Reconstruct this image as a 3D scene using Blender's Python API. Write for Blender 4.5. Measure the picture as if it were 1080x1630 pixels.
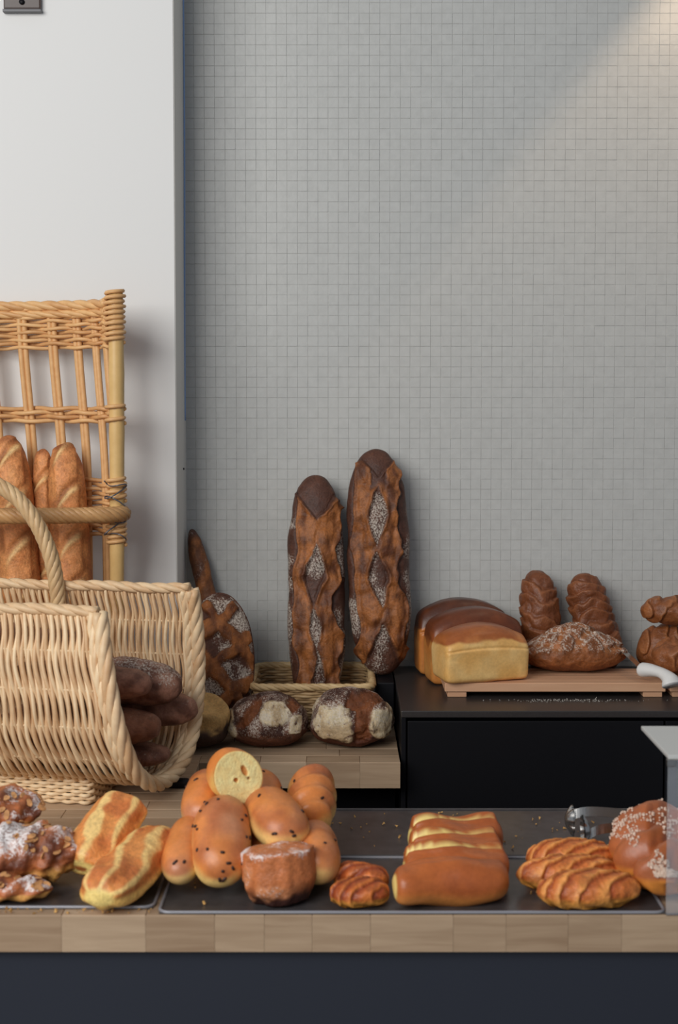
import bpy, math, random
import numpy as np
from mathutils import Matrix, Vector

random.seed(7)
for o in list(bpy.data.objects):
    bpy.data.objects.remove(o)
SC = bpy.context.scene
COL = SC.collection

# ------------------------------------------------------------------ camera
cam_d = bpy.data.cameras.new('camera')
cam = bpy.data.objects.new('camera', cam_d)
COL.objects.link(cam)
cam.location = (0, 0, 1.524)
cam.rotation_euler = (math.radians(87.0), 0, 0)
cam_d.sensor_fit = 'AUTO'
cam_d.sensor_width = 36
cam_d.lens = 45.762
cam_d.shift_y = -0.04074
cam_d.clip_start = 0.05
cam_d.dof.use_dof = True
cam_d.dof.focus_distance = 2.28
cam_d.dof.aperture_fstop = 5.6
SC.camera = cam

# ------------------------------------------------------------------ world, lights, exposure
w = bpy.data.worlds.new('world')
SC.world = w
w.use_nodes = True
bgn = w.node_tree.nodes['Background']
bgn.inputs[0].default_value = (0.78, 0.87, 1.0, 1)
bgn.inputs[1].default_value = 0.22


def area_light(name, loc, target, sx, sy, power, color):
    d = bpy.data.lights.new(name, 'AREA')
    d.shape = 'RECTANGLE'
    d.size = sx
    d.size_y = sy
    d.energy = power
    d.color = color
    o = bpy.data.objects.new(name, d)
    COL.objects.link(o)
    o.location = loc
    o.rotation_euler = (Vector(target) - Vector(loc)).to_track_quat('-Z', 'Y').to_euler()
    return o


# daylight of the shop window, in front of the counter and to the left
area_light('shop_window_light', (-1.7, -0.5, 2.6), (-0.1, 2.2, 1.25), 2.4, 1.8, 74, (1.0, 0.985, 0.96))
# warm ceiling downlight right of the frame, close to the tiled wall; its shade cuts the beam along a plane
sd = bpy.data.lights.new('ceiling_downlight', 'SPOT')
sd.energy = 3.0
sd.color = (1.0, 0.74, 0.50)
sd.spot_size = math.radians(172)
sd.spot_blend = 0.06
sd.shadow_soft_size = 0.035
so = bpy.data.objects.new('ceiling_downlight', sd)
COL.objects.link(so)
so.location = (0.75, 2.17, 2.40)
so.rotation_euler = Vector((0.279, 0.073, -0.273)).to_track_quat('-Z', 'Y').to_euler()

SC.view_settings.view_transform = 'Standard'
SC.view_settings.look = 'None'
SC.view_settings.exposure = 0.22
SC.view_settings.gamma = 1.0
SC.view_settings.use_curve_mapping = False


# ------------------------------------------------------------------ helpers
def lin(r, g, b, k=1.0):
    out = []
    for c in (r, g, b):
        c = c / 255.0
        c = c / 12.92 if c <= 0.04045 else ((c + 0.055) / 1.055) ** 2.4
        out.append(min(c * k, 0.95))
    return np.array(out)


def lin4(r, g, b, k=1.0):
    return tuple(lin(r, g, b, k)) + (1.0,)


def hash3(ix, iy, iz, seed):
    h = (ix * 374761393 + iy * 668265263 + iz * 1440662683 + seed * 974634777) & 0x7fffffff
    h = ((h ^ (h >> 13)) * 1274126177) & 0x7fffffff
    h = (h ^ (h >> 16)) & 0xffffff
    return h / float(0xffffff)


def vnoise(P, seed=0):
    i = np.floor(P).astype(np.int64)
    fr = P - i
    u = fr * fr * (3 - 2 * fr)
    r = 0
    for dx in (0, 1):
        wx = u[..., 0] if dx else 1 - u[..., 0]
        for dy in (0, 1):
            wy = u[..., 1] if dy else 1 - u[..., 1]
            for dz in (0, 1):
                wz = u[..., 2] if dz else 1 - u[..., 2]
                r = r + wx * wy * wz * hash3(i[..., 0] + dx, i[..., 1] + dy, i[..., 2] + dz, seed)
    return r


def fbm(P, freq, seed=0, octv=3):
    s, a, t = 0, 1.0, 0
    for k in range(octv):
        s = s + a * vnoise(P * freq * (2 ** k) + 17.3 * k, seed + k)
        t += a
        a *= 0.5
    return s / t


def ss(x, a, b):
    t = np.clip((x - a) / (b - a), 0, 1)
    return t * t * (3 - 2 * t)


def mix(c0, c1, m):
    m = np.asarray(m)[..., None]
    return c0 * (1 - m) + c1 * m


class MB:
    """collects vertices and faces, then makes one mesh"""
    def __init__(s):
        s.v, s.q, s.t, s.n = [], [], [], 0

    def add(s, V, Q=None, T=None):
        V = np.asarray(V, float).reshape(-1, 3)
        if Q is not None and len(Q):
            s.q.append(np.asarray(Q, np.int64) + s.n)
        if T is not None and len(T):
            s.t.append(np.asarray(T, np.int64) + s.n)
        s.v.append(V)
        s.n += len(V)

    def box(s, x0, x1, y0, y1, z0, z1, rot=None, loc=None):
        V = np.array([(x, y, z) for z in (z0, z1) for y in (y0, y1) for x in (x0, x1)], float)
        if rot is not None:
            V = V @ np.array(rot).T
        if loc is not None:
            V = V + np.array(loc)
        s.add(V, [(0, 2, 3, 1), (4, 5, 7, 6), (0, 1, 5, 4), (2, 6, 7, 3), (0, 4, 6, 2), (1, 3, 7, 5)])

    def tube(s, P, r, sides=6, caps=True, flat=1.0):
        P = np.asarray(P, float)
        n = len(P)
        T = np.gradient(P, axis=0)
        T /= np.linalg.norm(T, axis=1)[:, None] + 1e-12
        up = np.array((0, 0, 1.0)) if abs(T[0][2]) < 0.9 else np.array((0, 1.0, 0))
        N = np.zeros_like(P)
        v = up - T[0] * np.dot(up, T[0])
        N[0] = v / np.linalg.norm(v)
        for i in range(1, n):
            v = N[i - 1] - T[i] * np.dot(N[i - 1], T[i])
            N[i] = v / (np.linalg.norm(v) + 1e-12)
        B = np.cross(T, N)
        r = np.broadcast_to(np.asarray(r, float), (n,))
        a = np.linspace(0, 2 * np.pi, sides, endpoint=False)
        V = P[:, None, :] + r[:, None, None] * (np.cos(a)[None, :, None] * N[:, None, :] * flat + np.sin(a)[None, :, None] * B[:, None, :])
        V = V.reshape(-1, 3)
        idx = np.arange(n * sides).reshape(n, sides)
        a0, a1 = idx[:-1], idx[1:]
        Q = np.stack([a0, np.roll(a0, -1, 1), np.roll(a1, -1, 1), a1], -1).reshape(-1, 4)
        T3 = []
        if caps:
            V = np.vstack([V, P[:1], P[-1:]])
            c0, c1 = n * sides, n * sides + 1
            for k in range(sides):
                T3.append((c0, idx[0, (k + 1) % sides], idx[0, k]))
                T3.append((c1, idx[-1, k], idx[-1, (k + 1) % sides]))
        s.add(V, Q, T3)

    def mesh(s, name, smooth=True, col=None):
        V = np.vstack(s.v)
        Q = np.vstack(s.q) if s.q else np.zeros((0, 4), np.int64)
        T = np.vstack(s.t) if s.t else np.zeros((0, 3), np.int64)
        me = bpy.data.meshes.new(name)
        me.vertices.add(len(V))
        me.vertices.foreach_set('co', V.ravel())
        me.loops.add(Q.size + T.size)
        me.loops.foreach_set('vertex_index', np.concatenate([Q.ravel(), T.ravel()]).astype(np.int32))
        me.polygons.add(len(Q) + len(T))
        st = np.concatenate([np.arange(len(Q)) * 4, Q.size + np.arange(len(T)) * 3])
        me.polygons.foreach_set('loop_start', st.astype(np.int32))
        me.update(calc_edges=True)
        me.polygons.foreach_set('use_smooth', np.full(len(Q) + len(T), smooth))
        if col is not None:
            at = me.color_attributes.new('Col', 'FLOAT_COLOR', 'POINT')
            c = np.ones((len(V), 4))
            c[:, 3] = 0
            c[:, :col.shape[1]] = col
            at.data.foreach_set('color', c.ravel())
        return me


def rope(mb, P, R, strands=3, turns_per_m=30, sides=6, per=8, phase=0.0, rs=None):
    """twisted strands around a path"""
    P = np.asarray(P, float)
    seg = np.linalg.norm(np.diff(P, axis=0), axis=1)
    s = np.concatenate([[0], np.cumsum(seg)])
    n = max(12, int(s[-1] * turns_per_m * per * 1.4))
    S = np.linspace(0, s[-1], n)
    C = np.stack([np.interp(S, s, P[:, k]) for k in range(3)], 1)
    T = np.gradient(C, axis=0)
    T /= np.linalg.norm(T, axis=1)[:, None] + 1e-12
    ref = np.array((0.31, 0.2, 0.93))
    N = np.cross(T, ref)
    N /= np.linalg.norm(N, axis=1)[:, None] + 1e-9
    B = np.cross(T, N)
    rs = rs or (0.62 * R if strands <= 3 else 0.5 * R)
    for k in range(strands):
        a = 2 * np.pi * (turns_per_m * S + k / strands) + phase
        mb.tube(C + (R - rs) * (np.cos(a)[:, None] * N + np.sin(a)[:, None] * B), rs, sides)


def spline(pts, n):
    """Catmull-Rom through points"""
    P = np.asarray(pts, float)
    P = np.vstack([2 * P[0] - P[1], P, 2 * P[-1] - P[-2]])
    out = []
    m = len(P) - 3
    for t in np.linspace(0, m - 1e-6, n):
        i = int(t)
        f = t - i
        p0, p1, p2, p3 = P[i:i + 4]
        out.append(0.5 * (2 * p1 + (p2 - p0) * f + (2 * p0 - 5 * p1 + 4 * p2 - p3) * f * f + (3 * p1 - p0 - 3 * p2 + p3) * f ** 3))
    return np.array(out)


def tag(o, label=None, cat=None, group=None, kind=None):
    if label:
        o['label'] = label
    if cat:
        o['category'] = cat
    if group:
        o['group'] = group
    if kind:
        o['kind'] = kind
    return o


def obj(name, me, mat, parent=None, M=None, **kw):
    o = bpy.data.objects.new(name, me)
    COL.objects.link(o)
    if mat is not None and not me.materials:
        me.materials.append(mat)
    if M is not None:
        o.matrix_world = M
    if parent is not None:
        o.parent = parent
        if M is not None:
            o.matrix_parent_inverse = Matrix.Identity(4)
            o.matrix_basis = M
    return tag(o, **kw)


def empty(name, loc=(0, 0, 0), rz=0.0, **kw):
    o = bpy.data.objects.new(name, None)
    COL.objects.link(o)
    o.location = loc
    o.rotation_euler = (0, 0, rz)
    o.empty_display_size = 0.05
    return tag(o, **kw)


def bevel_box(name, x0, x1, y0, y1, z0, z1, mat, parent=None, bev=0.002, seg=2, **kw):
    import bmesh
    bm = bmesh.new()
    V = [bm.verts.new((x, y, z)) for z in (z0, z1) for y in (y0, y1) for x in (x0, x1)]
    for f in ((0, 2, 3, 1), (4, 5, 7, 6), (0, 1, 5, 4), (2, 6, 7, 3), (0, 4, 6, 2), (1, 3, 7, 5)):
        bm.faces.new([V[i] for i in f])
    bmesh.ops.recalc_face_normals(bm, faces=bm.faces[:])
    if bev > 0:
        bmesh.ops.bevel(bm, geom=bm.edges[:], offset=bev, segments=seg, profile=0.6, affect='EDGES')
    me = bpy.data.meshes.new(name)
    bm.to_mesh(me)
    bm.free()
    return obj(name, me, mat, parent, **kw)


# ------------------------------------------------------------------ materials
def new_mat(name):
    m = bpy.data.materials.new(name)
    m.use_nodes = True
    nt = m.node_tree
    b = nt.nodes['Principled BSDF']
    return m, nt, b


def N(nt, t, **kw):
    n = nt.nodes.new(t)
    for k, v in kw.items():
        setattr(n, k, v)
    return n


def plain(name, col, rough=0.5, spec=0.5, metal=0.0, bump=0.0, scale=200, var=0.0):
    m, nt, b = new_mat(name)
    b.inputs['Base Color'].default_value = col
    b.inputs['Roughness'].default_value = rough
    b.inputs['Specular IOR Level'].default_value = spec
    b.inputs['Metallic'].default_value = metal
    if bump or var:
        g = N(nt, 'ShaderNodeNewGeometry')
        no = N(nt, 'ShaderNodeTexNoise')
        no.inputs['Scale'].default_value = scale
        no.inputs['Detail'].default_value = 4
        nt.links.new(g.outputs['Position'], no.inputs['Vector'])
        if bump:
            bp = N(nt, 'ShaderNodeBump')
            bp.inputs['Strength'].default_value = bump
            bp.inputs['Distance'].default_value = 0.002
            nt.links.new(no.outputs['Fac'], bp.inputs['Height'])
            nt.links.new(bp.outputs[0], b.inputs['Normal'])
        if var:
            mr = N(nt, 'ShaderNodeMapRange')
            mr.inputs['From Min'].default_value = 0.3
            mr.inputs['From Max'].default_value = 0.7
            mr.inputs['To Min'].default_value = 1 - var
            mr.inputs['To Max'].default_value = 1 + var
            mx = N(nt, 'ShaderNodeVectorMath', operation='SCALE')
            mx.inputs[0].default_value = col[:3]
            nt.links.new(no.outputs['Fac'], mr.inputs['Value'])
            nt.links.new(mr.outputs[0], mx.inputs['Scale'])
            nt.links.new(mx.outputs[0], b.inputs['Base Color'])
    return m


def bread_mat(name, rough=0.6, spec=0.35, bump=0.5, scale=260, var=0.22, mid=0.25, flour=(205, 194, 180)):
    """crust tone from the mesh, blistered by noise; the attribute's alpha says how densely flour lies on it"""
    m, nt, b = new_mat(name)
    L = nt.links.new
    at = N(nt, 'ShaderNodeAttribute', attribute_name='Col')
    tc = N(nt, 'ShaderNodeTexCoord')
    def noise(sc, det=5, ro=0.6):
        no = N(nt, 'ShaderNodeTexNoise')
        no.inputs['Scale'].default_value = sc
        no.inputs['Detail'].default_value = det
        no.inputs['Roughness'].default_value = ro
        L(tc.outputs['Object'], no.inputs['Vector'])
        return no
    no, n2, n3 = noise(scale), noise(55), noise(300, 6, 0.72)
    ad = N(nt, 'ShaderNodeMath', operation='ADD')
    L(no.outputs['Fac'], ad.inputs[0])
    L(n2.outputs['Fac'], ad.inputs[1])
    mr = N(nt, 'ShaderNodeMapRange')
    mr.inputs['From Min'].default_value = 0.65
    mr.inputs['From Max'].default_value = 1.35
    mr.inputs['To Min'].default_value = 1 - var * 1.3
    mr.inputs['To Max'].default_value = 1 + var
    L(ad.outputs[0], mr.inputs['Value'])
    mx = N(nt, 'ShaderNodeVectorMath', operation='SCALE')
    L(at.outputs['Color'], mx.inputs[0])
    L(mr.outputs[0], mx.inputs['Scale'])
    # flour
    fa = N(nt, 'ShaderNodeMath', operation='MULTIPLY_ADD')
    fa.inputs[1].default_value = 0.42
    L(at.outputs['Alpha'], fa.inputs[0])
    L(n3.outputs['Fac'], fa.inputs[2])
    fr = N(nt, 'ShaderNodeMapRange')
    fr.inputs['From Min'].default_value = 0.62
    fr.inputs['From Max'].default_value = 0.80
    L(fa.outputs[0], fr.inputs['Value'])
    ga = N(nt, 'ShaderNodeMapRange')
    ga.inputs['From Min'].default_value = 0.02
    ga.inputs['From Max'].default_value = 0.3
    ga.inputs['To Max'].default_value = 0.85
    L(at.outputs['Alpha'], ga.inputs['Value'])
    fm = N(nt, 'ShaderNodeMath', operation='MULTIPLY')
    L(fr.outputs[0], fm.inputs[0])
    L(ga.outputs[0], fm.inputs[1])
    mc = N(nt, 'ShaderNodeMix', data_type='RGBA')
    L(fm.outputs[0], mc.inputs[0])
    L(mx.outputs[0], mc.inputs[6])
    mc.inputs[7].default_value = lin4(*flour, 1.2)
    L(mc.outputs[2], b.inputs['Base Color'])
    bp2 = N(nt, 'ShaderNodeBump')
    bp2.inputs['Strength'].default_value = mid
    bp2.inputs['Distance'].default_value = 0.004
    L(n2.outputs['Fac'], bp2.inputs['Height'])
    bp = N(nt, 'ShaderNodeBump')
    bp.inputs['Strength'].default_value = bump
    bp.inputs['Distance'].default_value = 0.0015
    L(no.outputs['Fac'], bp.inputs['Height'])
    L(bp2.outputs[0], bp.inputs['Normal'])
    L(bp.outputs[0], b.inputs['Normal'])
    ra = N(nt, 'ShaderNodeMath', operation='MULTIPLY_ADD')
    ra.inputs[1].default_value = 0.3
    ra.inputs[2].default_value = rough
    L(fm.outputs[0], ra.inputs[0])
    L(ra.outputs[0], b.inputs['Roughness'])
    b.inputs['Specular IOR Level'].default_value = spec
    return m


def wicker_mat(name, c0, c1, rough=0.45):
    """each strand its own tone, with fine fibre along it"""
    m, nt, b = new_mat(name)
    g = N(nt, 'ShaderNodeNewGeometry')
    no = N(nt, 'ShaderNodeTexNoise')
    no.inputs['Scale'].default_value = 90
    no.inputs['Detail'].default_value = 5
    nt.links.new(g.outputs['Position'], no.inputs['Vector'])
    ad = N(nt, 'ShaderNodeMath', operation='MULTIPLY_ADD')
    ad.inputs[1].default_value = 0.55
    nt.links.new(g.outputs['Random Per Island'], ad.inputs[0])
    sc = N(nt, 'ShaderNodeMath', operation='MULTIPLY')
    sc.inputs[1].default_value = 0.5
    nt.links.new(no.outputs['Fac'], sc.inputs[0])
    nt.links.new(sc.outputs[0], ad.inputs[2])
    cr = N(nt, 'ShaderNodeValToRGB')
    cr.color_ramp.elements[0].position = 0.1
    cr.color_ramp.elements[0].color = c0
    cr.color_ramp.elements[1].position = 0.85
    cr.color_ramp.elements[1].color = c1
    nt.links.new(ad.outputs[0], cr.inputs[0])
    nt.links.new(cr.outputs[0], b.inputs['Base Color'])
    b.inputs['Roughness'].default_value = rough
    b.inputs['Specular IOR Level'].default_value = 0.4
    return m


def wood_mat(name, c0, c1, grain=(3, 40, 40), rnd=0.6):
    m, nt, b = new_mat(name)
    g = N(nt, 'ShaderNodeNewGeometry')
    oi = N(nt, 'ShaderNodeObjectInfo')
    mp = N(nt, 'ShaderNodeVectorMath', operation='MULTIPLY')
    mp.inputs[1].default_value = grain
    nt.links.new(g.outputs['Position'], mp.inputs[0])
    cb = N(nt, 'ShaderNodeCombineXYZ')
    m50 = N(nt, 'ShaderNodeMath', operation='MULTIPLY')
    m50.inputs[1].default_value = 57.0
    nt.links.new(oi.outputs['Random'], m50.inputs[0])
    for i in range(3):
        nt.links.new(m50.outputs[0], cb.inputs[i])
    va = N(nt, 'ShaderNodeVectorMath', operation='ADD')
    nt.links.new(mp.outputs[0], va.inputs[0])
    nt.links.new(cb.outputs[0], va.inputs[1])
    no = N(nt, 'ShaderNodeTexNoise')
    no.inputs['Scale'].default_value = 2.2
    no.inputs['Detail'].default_value = 6
    no.inputs['Distortion'].default_value = 0.8
    nt.links.new(va.outputs[0], no.inputs['Vector'])
    ad = N(nt, 'ShaderNodeMath', operation='MULTIPLY_ADD')
    ad.inputs[1].default_value = rnd
    nt.links.new(oi.outputs['Random'], ad.inputs[0])
    s2 = N(nt, 'ShaderNodeMath', operation='MULTIPLY_ADD')
    s2.inputs[1].default_value = 0.9
    s2.inputs[2].default_value = -0.2
    nt.links.new(no.outputs['Fac'], s2.inputs[0])
    nt.links.new(s2.outputs[0], ad.inputs[2])
    cr = N(nt, 'ShaderNodeValToRGB')
    cr.color_ramp.elements[0].position = 0.05
    cr.color_ramp.elements[0].color = c0
    cr.color_ramp.elements[1].position = 0.95
    cr.color_ramp.elements[1].color = c1
    nt.links.new(ad.outputs[0], cr.inputs[0])
    nt.links.new(cr.outputs[0], b.inputs['Base Color'])
    b.inputs['Roughness'].default_value = 0.5
    b.inputs['Specular IOR Level'].default_value = 0.35
    return m


def tile_mat():
    m, nt, b = new_mat('glazed_tile')
    g = N(nt, 'ShaderNodeNewGeometry')
    no = N(nt, 'ShaderNodeTexNoise')
    no.inputs['Scale'].default_value = 70
    nt.links.new(g.outputs['Position'], no.inputs['Vector'])
    cr = N(nt, 'ShaderNodeValToRGB')
    cr.color_ramp.elements[0].position = 0.3
    cr.color_ramp.elements[0].color = lin4(191, 191, 187)
    cr.color_ramp.elements[1].position = 0.7
    cr.color_ramp.elements[1].color = lin4(197, 197, 193)
    nt.links.new(no.outputs['Fac'], cr.inputs[0])
    nt.links.new(cr.outputs[0], b.inputs['Base Color'])
    b.inputs['Roughness'].default_value = 0.34
    b.inputs['Specular IOR Level'].default_value = 0.3
    bp = N(nt, 'ShaderNodeBump')
    bp.inputs['Strength'].default_value = 0.25
    bp.inputs['Distance'].default_value = 0.001
    n2 = N(nt, 'ShaderNodeTexNoise')
    n2.inputs['Scale'].default_value = 160
    nt.links.new(g.outputs['Position'], n2.inputs['Vector'])
    nt.links.new(n2.outputs['Fac'], bp.inputs['Height'])
    nt.links.new(bp.outputs[0], b.inputs['Normal'])
    return m


M_tile = tile_mat()
M_grout = plain('grout', lin4(188, 188, 183), 0.9, 0.2)
M_white = plain('white_plaster', lin4(232, 231, 228), 0.7, 0.3, bump=0.05, scale=90)
M_return = plain('grey_plaster', lin4(226, 222, 214), 0.8, 0.2, bump=0.1, scale=120)
M_wood = wood_mat('butcher_block', lin4(148, 121, 95), lin4(200, 174, 145), rnd=0.42)
M_board = wood_mat('board_wood', lin4(196, 146, 112), lin4(222, 178, 142), grain=(4, 50, 50), rnd=0.3)
M_navy = plain('navy_panel', lin4(44, 48, 58), 0.42, 0.4)
M_black = plain('black_laminate', lin4(14, 14, 18), 0.5, 0.22)
M_blacktop = plain('black_top', lin4(52, 48, 47), 0.36, 0.5, bump=0.08, scale=300, var=0.12)
M_tray = plain('tray_steel', lin4(84, 80, 80), 0.30, 0.5, metal=0.35, bump=0.05, scale=60, var=0.18)
M_trayrim = plain('tray_rim', lin4(150, 150, 156), 0.35, 0.5, metal=0.2)
M_brown = plain('brown_plastic', lin4(70, 55, 48), 0.35, 0.5)
M_greyplastic = plain('grey_plastic', lin4(96, 96, 98), 0.4, 0.5)
M_blue = plain('blue_film', lin4(150, 180, 226), 0.6, 0.3)
M_wick = wicker_mat('pale_wicker', lin4(208, 164, 118), lin4(246, 220, 180))
M_wick2 = wicker_mat('golden_wicker', lin4(194, 134, 80), lin4(238, 192, 134))
M_wick3 = wicker_mat('aged_wicker', lin4(150, 116, 78), lin4(208, 176, 130))
M_cane = wicker_mat('cane_post', lin4(206, 164, 100), lin4(230, 192, 128), 0.35)
M_wire = plain('tie_wire', lin4(112, 112, 118), 0.4, 0.5, metal=0.5)
M_steel = plain('polished_steel', lin4(190, 188, 184), 0.24, 0.5, metal=1.0)
M_whitehandle = plain('white_handle', lin4(228, 226, 222), 0.35, 0.5)
M_acrylic = plain('grey_top_panel', lin4(204, 204, 200), 0.2, 0.5)
M_floor = plain('floor_grey', lin4(120, 115, 110), 0.6, 0.3, var=0.05, scale=4)
M_crust = bread_mat('dark_crust', 0.5, 0.4, 0.8, 240, 0.34, 0.6)
M_soft = bread_mat('soft_bun', 0.36, 0.5, 0.2, 200, 0.12, 0.12)
M_pastry = bread_mat('flaky_pastry', 0.42, 0.45, 0.5, 220, 0.22, 0.45, (232, 226, 224))
M_flour = bread_mat('floured', 0.62, 0.3, 0.8, 260, 0.26, 0.5)
M_crumb = bread_mat('crumb', 0.85, 0.15, 0.9, 420, 0.12)
M_choc = plain('chocolate', lin4(58, 34, 26), 0.4, 0.4)
M_sugar = plain('sugar', lin4(226, 200, 180), 0.6, 0.4)
M_flourdust = plain('flour_dust', lin4(180, 174, 166), 0.9, 0.1)
M_crumbs = plain('pastry_crumbs', lin4(206, 160, 96), 0.8, 0.2)

mg, ntg, bg_ = new_mat('pane_glass')
bg_.inputs['Base Color'].default_value = (0.92, 0.95, 0.97, 1)
bg_.inputs['Roughness'].default_value = 0.03
bg_.inputs['Transmission Weight'].default_value = 1.0
bg_.inputs['IOR'].default_value = 1.05
tr = N(ntg, 'ShaderNodeBsdfDiffuse')
tr.inputs['Color'].default_value = (0.72, 0.76, 0.82, 1)
mxs = N(ntg, 'ShaderNodeMixShader')
mxs.inputs[0].default_value = 0.16
ntg.links.new(bg_.outputs[0], mxs.inputs[1])
ntg.links.new(tr.outputs[0], mxs.inputs[2])
ntg.links.new(mxs.outputs[0], ntg.nodes['Material Output'].inputs['Surface'])
M_glass = mg

# ------------------------------------------------------------------ the setting
CT = 0.92          # wooden worktop height
YF = 1.504         # its front edge
YS = 2.178         # front edge of the rear shelf
YW = 2.565         # tiled wall
XI = -0.235        # inner edge of the left arm
XC = 0.106         # left side of the black cabinet
CTOP = 1.0         # black cabinet top

mb = MB(); mb.box(-3, 3, -1.5, 3.2, -0.05, 0.0)
obj('floor', mb.mesh('floor', False), M_floor, kind='structure')

wall = MB(); wall.box(-0.32, 1.6, YW + 0.0007, YW + 0.2, 0.0, 2.9)
wall_back = obj('wall_back', wall.mesh('wall_back', False), M_grout, kind='structure', label='back wall covered in small square grey glazed mosaic tiles')

pitch, half, ch = 0.0201, 0.00988, 0.0004
tv = np.array([(-half, 0.005, -half), (half, 0.005, -half), (half, 0.005, half), (-half, 0.005, half),
               (-half, ch, -half), (half, ch, -half), (half, ch, half), (-half, ch, half),
               (-half + ch, 0, -half + ch), (half - ch, 0, -half + ch), (half - ch, 0, half - ch), (-half + ch, 0, half - ch)])
tq = [(8, 9, 10, 11), (4, 5, 9, 8), (5, 6, 10, 9), (6, 7, 11, 10), (7, 4, 8, 11), (0, 1, 5, 4), (1, 2, 6, 5), (2, 3, 7, 6), (3, 0, 4, 7)]
tmb = MB(); tmb.add(tv, tq)
tile_me = tmb.mesh('tile', False)
rest = MB()
rng = np.random.RandomState(3)
cells = []
for i in range(66):
    for k in range(80):
        cells.append((-0.2925 + i * pitch, 1.0 + k * pitch))
cells.sort(key=lambda c: (c[0] - 0.02) ** 2 + (c[1] - 1.56) ** 2)
for n, (x, z) in enumerate(cells):
    rx, rz = rng.normal(0, 0.006, 2)
    dy = rng.uniform(-0.0003, 0.0003)
    if n < 300:
        o = obj('tile', tile_me, M_tile, wall_back)
        o.location = (x, YW + dy, z)
        o.rotation_euler = (rx, 0, rz)
    else:
        V = tv.copy()
        V[:, 1] += V[:, 2] * rx + V[:, 0] * rz
        rest.add(V + np.array((x, YW + dy, z)), tq)
obj('tile_field', rest.mesh('tile_field', False), M_tile, wall_back, kind='stuff')

mb = MB(); mb.box(-2.4, -0.303, 2.41, YW + 0.2, 0.0, 2.9)
wl = obj('wall_left', mb.mesh('wall_left', False), M_white, kind='structure', label='smooth white plaster wall projecting left of the tiles')
mb = MB(); mb.box(-0.3032, -0.3015, 2.4115, YW + 0.003, 0.0, 2.9)
obj('return_face', mb.mesh('return_face', False), M_return, wl, label='grey unpainted side of the white wall')
mb = MB()
zz = np.linspace(1.488, 2.6, 60)
mb.tube(np.stack([-0.3 + 0.0006 * np.sin(zz * 7), 2.553 - 0.010 * ss(zz, 1.2, 1.5) + 0.010 * ss(zz, 1.6, 2.3), zz], 1), 0.0016, 6)
tag(obj('blue_strip', mb.mesh('blue_strip'), M_blue), 'thin blue strip running down the corner beside the tiles', 'strip')
mb = MB()
mb.tube([(-0.3016, 2.515, 1.395), (-0.2995, 2.515, 1.395)], 0.0022, 10)
tag(obj('nail', mb.mesh('nail'), M_black), 'tiny dark nail head in the grey wall return', 'nail')

# wooden worktop of staves: front counter, left arm, rear shelf
worktop = empty('worktop', (0, 0, CT), label='oiled butcher block worktop running along the front and round to the wall', cat='worktop')
c = 0.012
sv = np.array([(-.5, -.5, -.5), (.5, -.5, -.5), (.5, .5, -.5), (-.5, .5, -.5),
               (-.5, -.5, .5 - c * 2), (.5, -.5, .5 - c * 2), (.5, .5, .5 - c * 2), (-.5, .5, .5 - c * 2),
               (-.5 + c / 2, -.5 + c * 2, .5), (.5 - c / 2, -.5 + c * 2, .5), (.5 - c / 2, .5 - c * 2, .5), (-.5 + c / 2, .5 - c * 2, .5)])
smb = MB(); smb.add(sv, [(8, 9, 10, 11), (4, 5, 9, 8), (5, 6, 10, 9), (6, 7, 11, 10), (7, 4, 8, 11), (0, 1, 5, 4), (1, 2, 6, 5), (2, 3, 7, 6), (3, 0, 4, 7), (0, 3, 2, 1)])
stave_me = smb.mesh('stave', False)
TH = 0.044


def stave_row(y0, y1, x0, x1, cuts=None):
    xs = [x0]
    if cuts:
        xs += cuts
    else:
        x = x0 + random.uniform(0.05, 0.14)
        while x < x1 - 0.04:
            xs.append(x)
            x += random.uniform(0.10, 0.20)
    xs.append(x1)
    for a, b_ in zip(xs[:-1], xs[1:]):
        o = obj('stave', stave_me, M_wood, worktop)
        o.location = ((a + b_) / 2, (y0 + y1) / 2, -TH / 2)
        o.scale = (b_ - a - 0.0003, y1 - y0 - 0.0003, TH)


fr = [(x - 540) * 1.535 / 2072 for x in (-30, 98, 232, 342, 421, 497, 590, 722, 806, 905, 990, 1100)]
stave_row(YF, YF + 0.04, -0.72, 0.62, fr)
y = YF + 0.04
while y < 1.90:
    stave_row(y, y + 0.04, -0.72, 0.62)
    y += 0.04
while y < YS - 0.03:
    y1 = min(y + 0.042, YS)
    if YS - y1 < 0.02:
        y1 = YS
    stave_row(y, y1, -0.72, XI)
    y = y1
sh = [XI + 0.0, ]
first = True
while y < YW - 0.01:
    y1 = min(y + 0.043, YW)
    if YW - y1 < 0.02:
        y1 = YW
    if first:
        stave_row(y, y1, -0.72, XC - 0.003, [-0.6, -0.45, -0.33, XI, -0.133, -0.055, 0.035])
        first = False
    else:
        stave_row(y, y1, -0.72, XC - 0.003)
    y = y1

base = empty('counter_base', (0, 0, 0), label='dark navy counter front under the wooden worktop', cat='counter')
bevel_box('front_panel', -0.74, 0.64, YF + 0.012, YF + 0.035, 0.02, CT - TH - 0.001, M_navy, base, 0.001)
bevel_box('side_panel', XI - 0.035, XI - 0.012, YF + 0.40, YW - 0.01, 0.02, CT - TH - 0.001, M_black, base, 0.001)
bevel_box('rear_panel', XI - 0.012, XC - 0.006, YS + 0.10, YS + 0.12, 0.02, CT - TH - 0.001, M_black, base, 0.001)
bevel_box('rear_board', -0.74, 0.64, YF + 0.36, YF + 0.38, 0.02, CT - TH - 0.001, M_black, base, 0.001)

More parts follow.
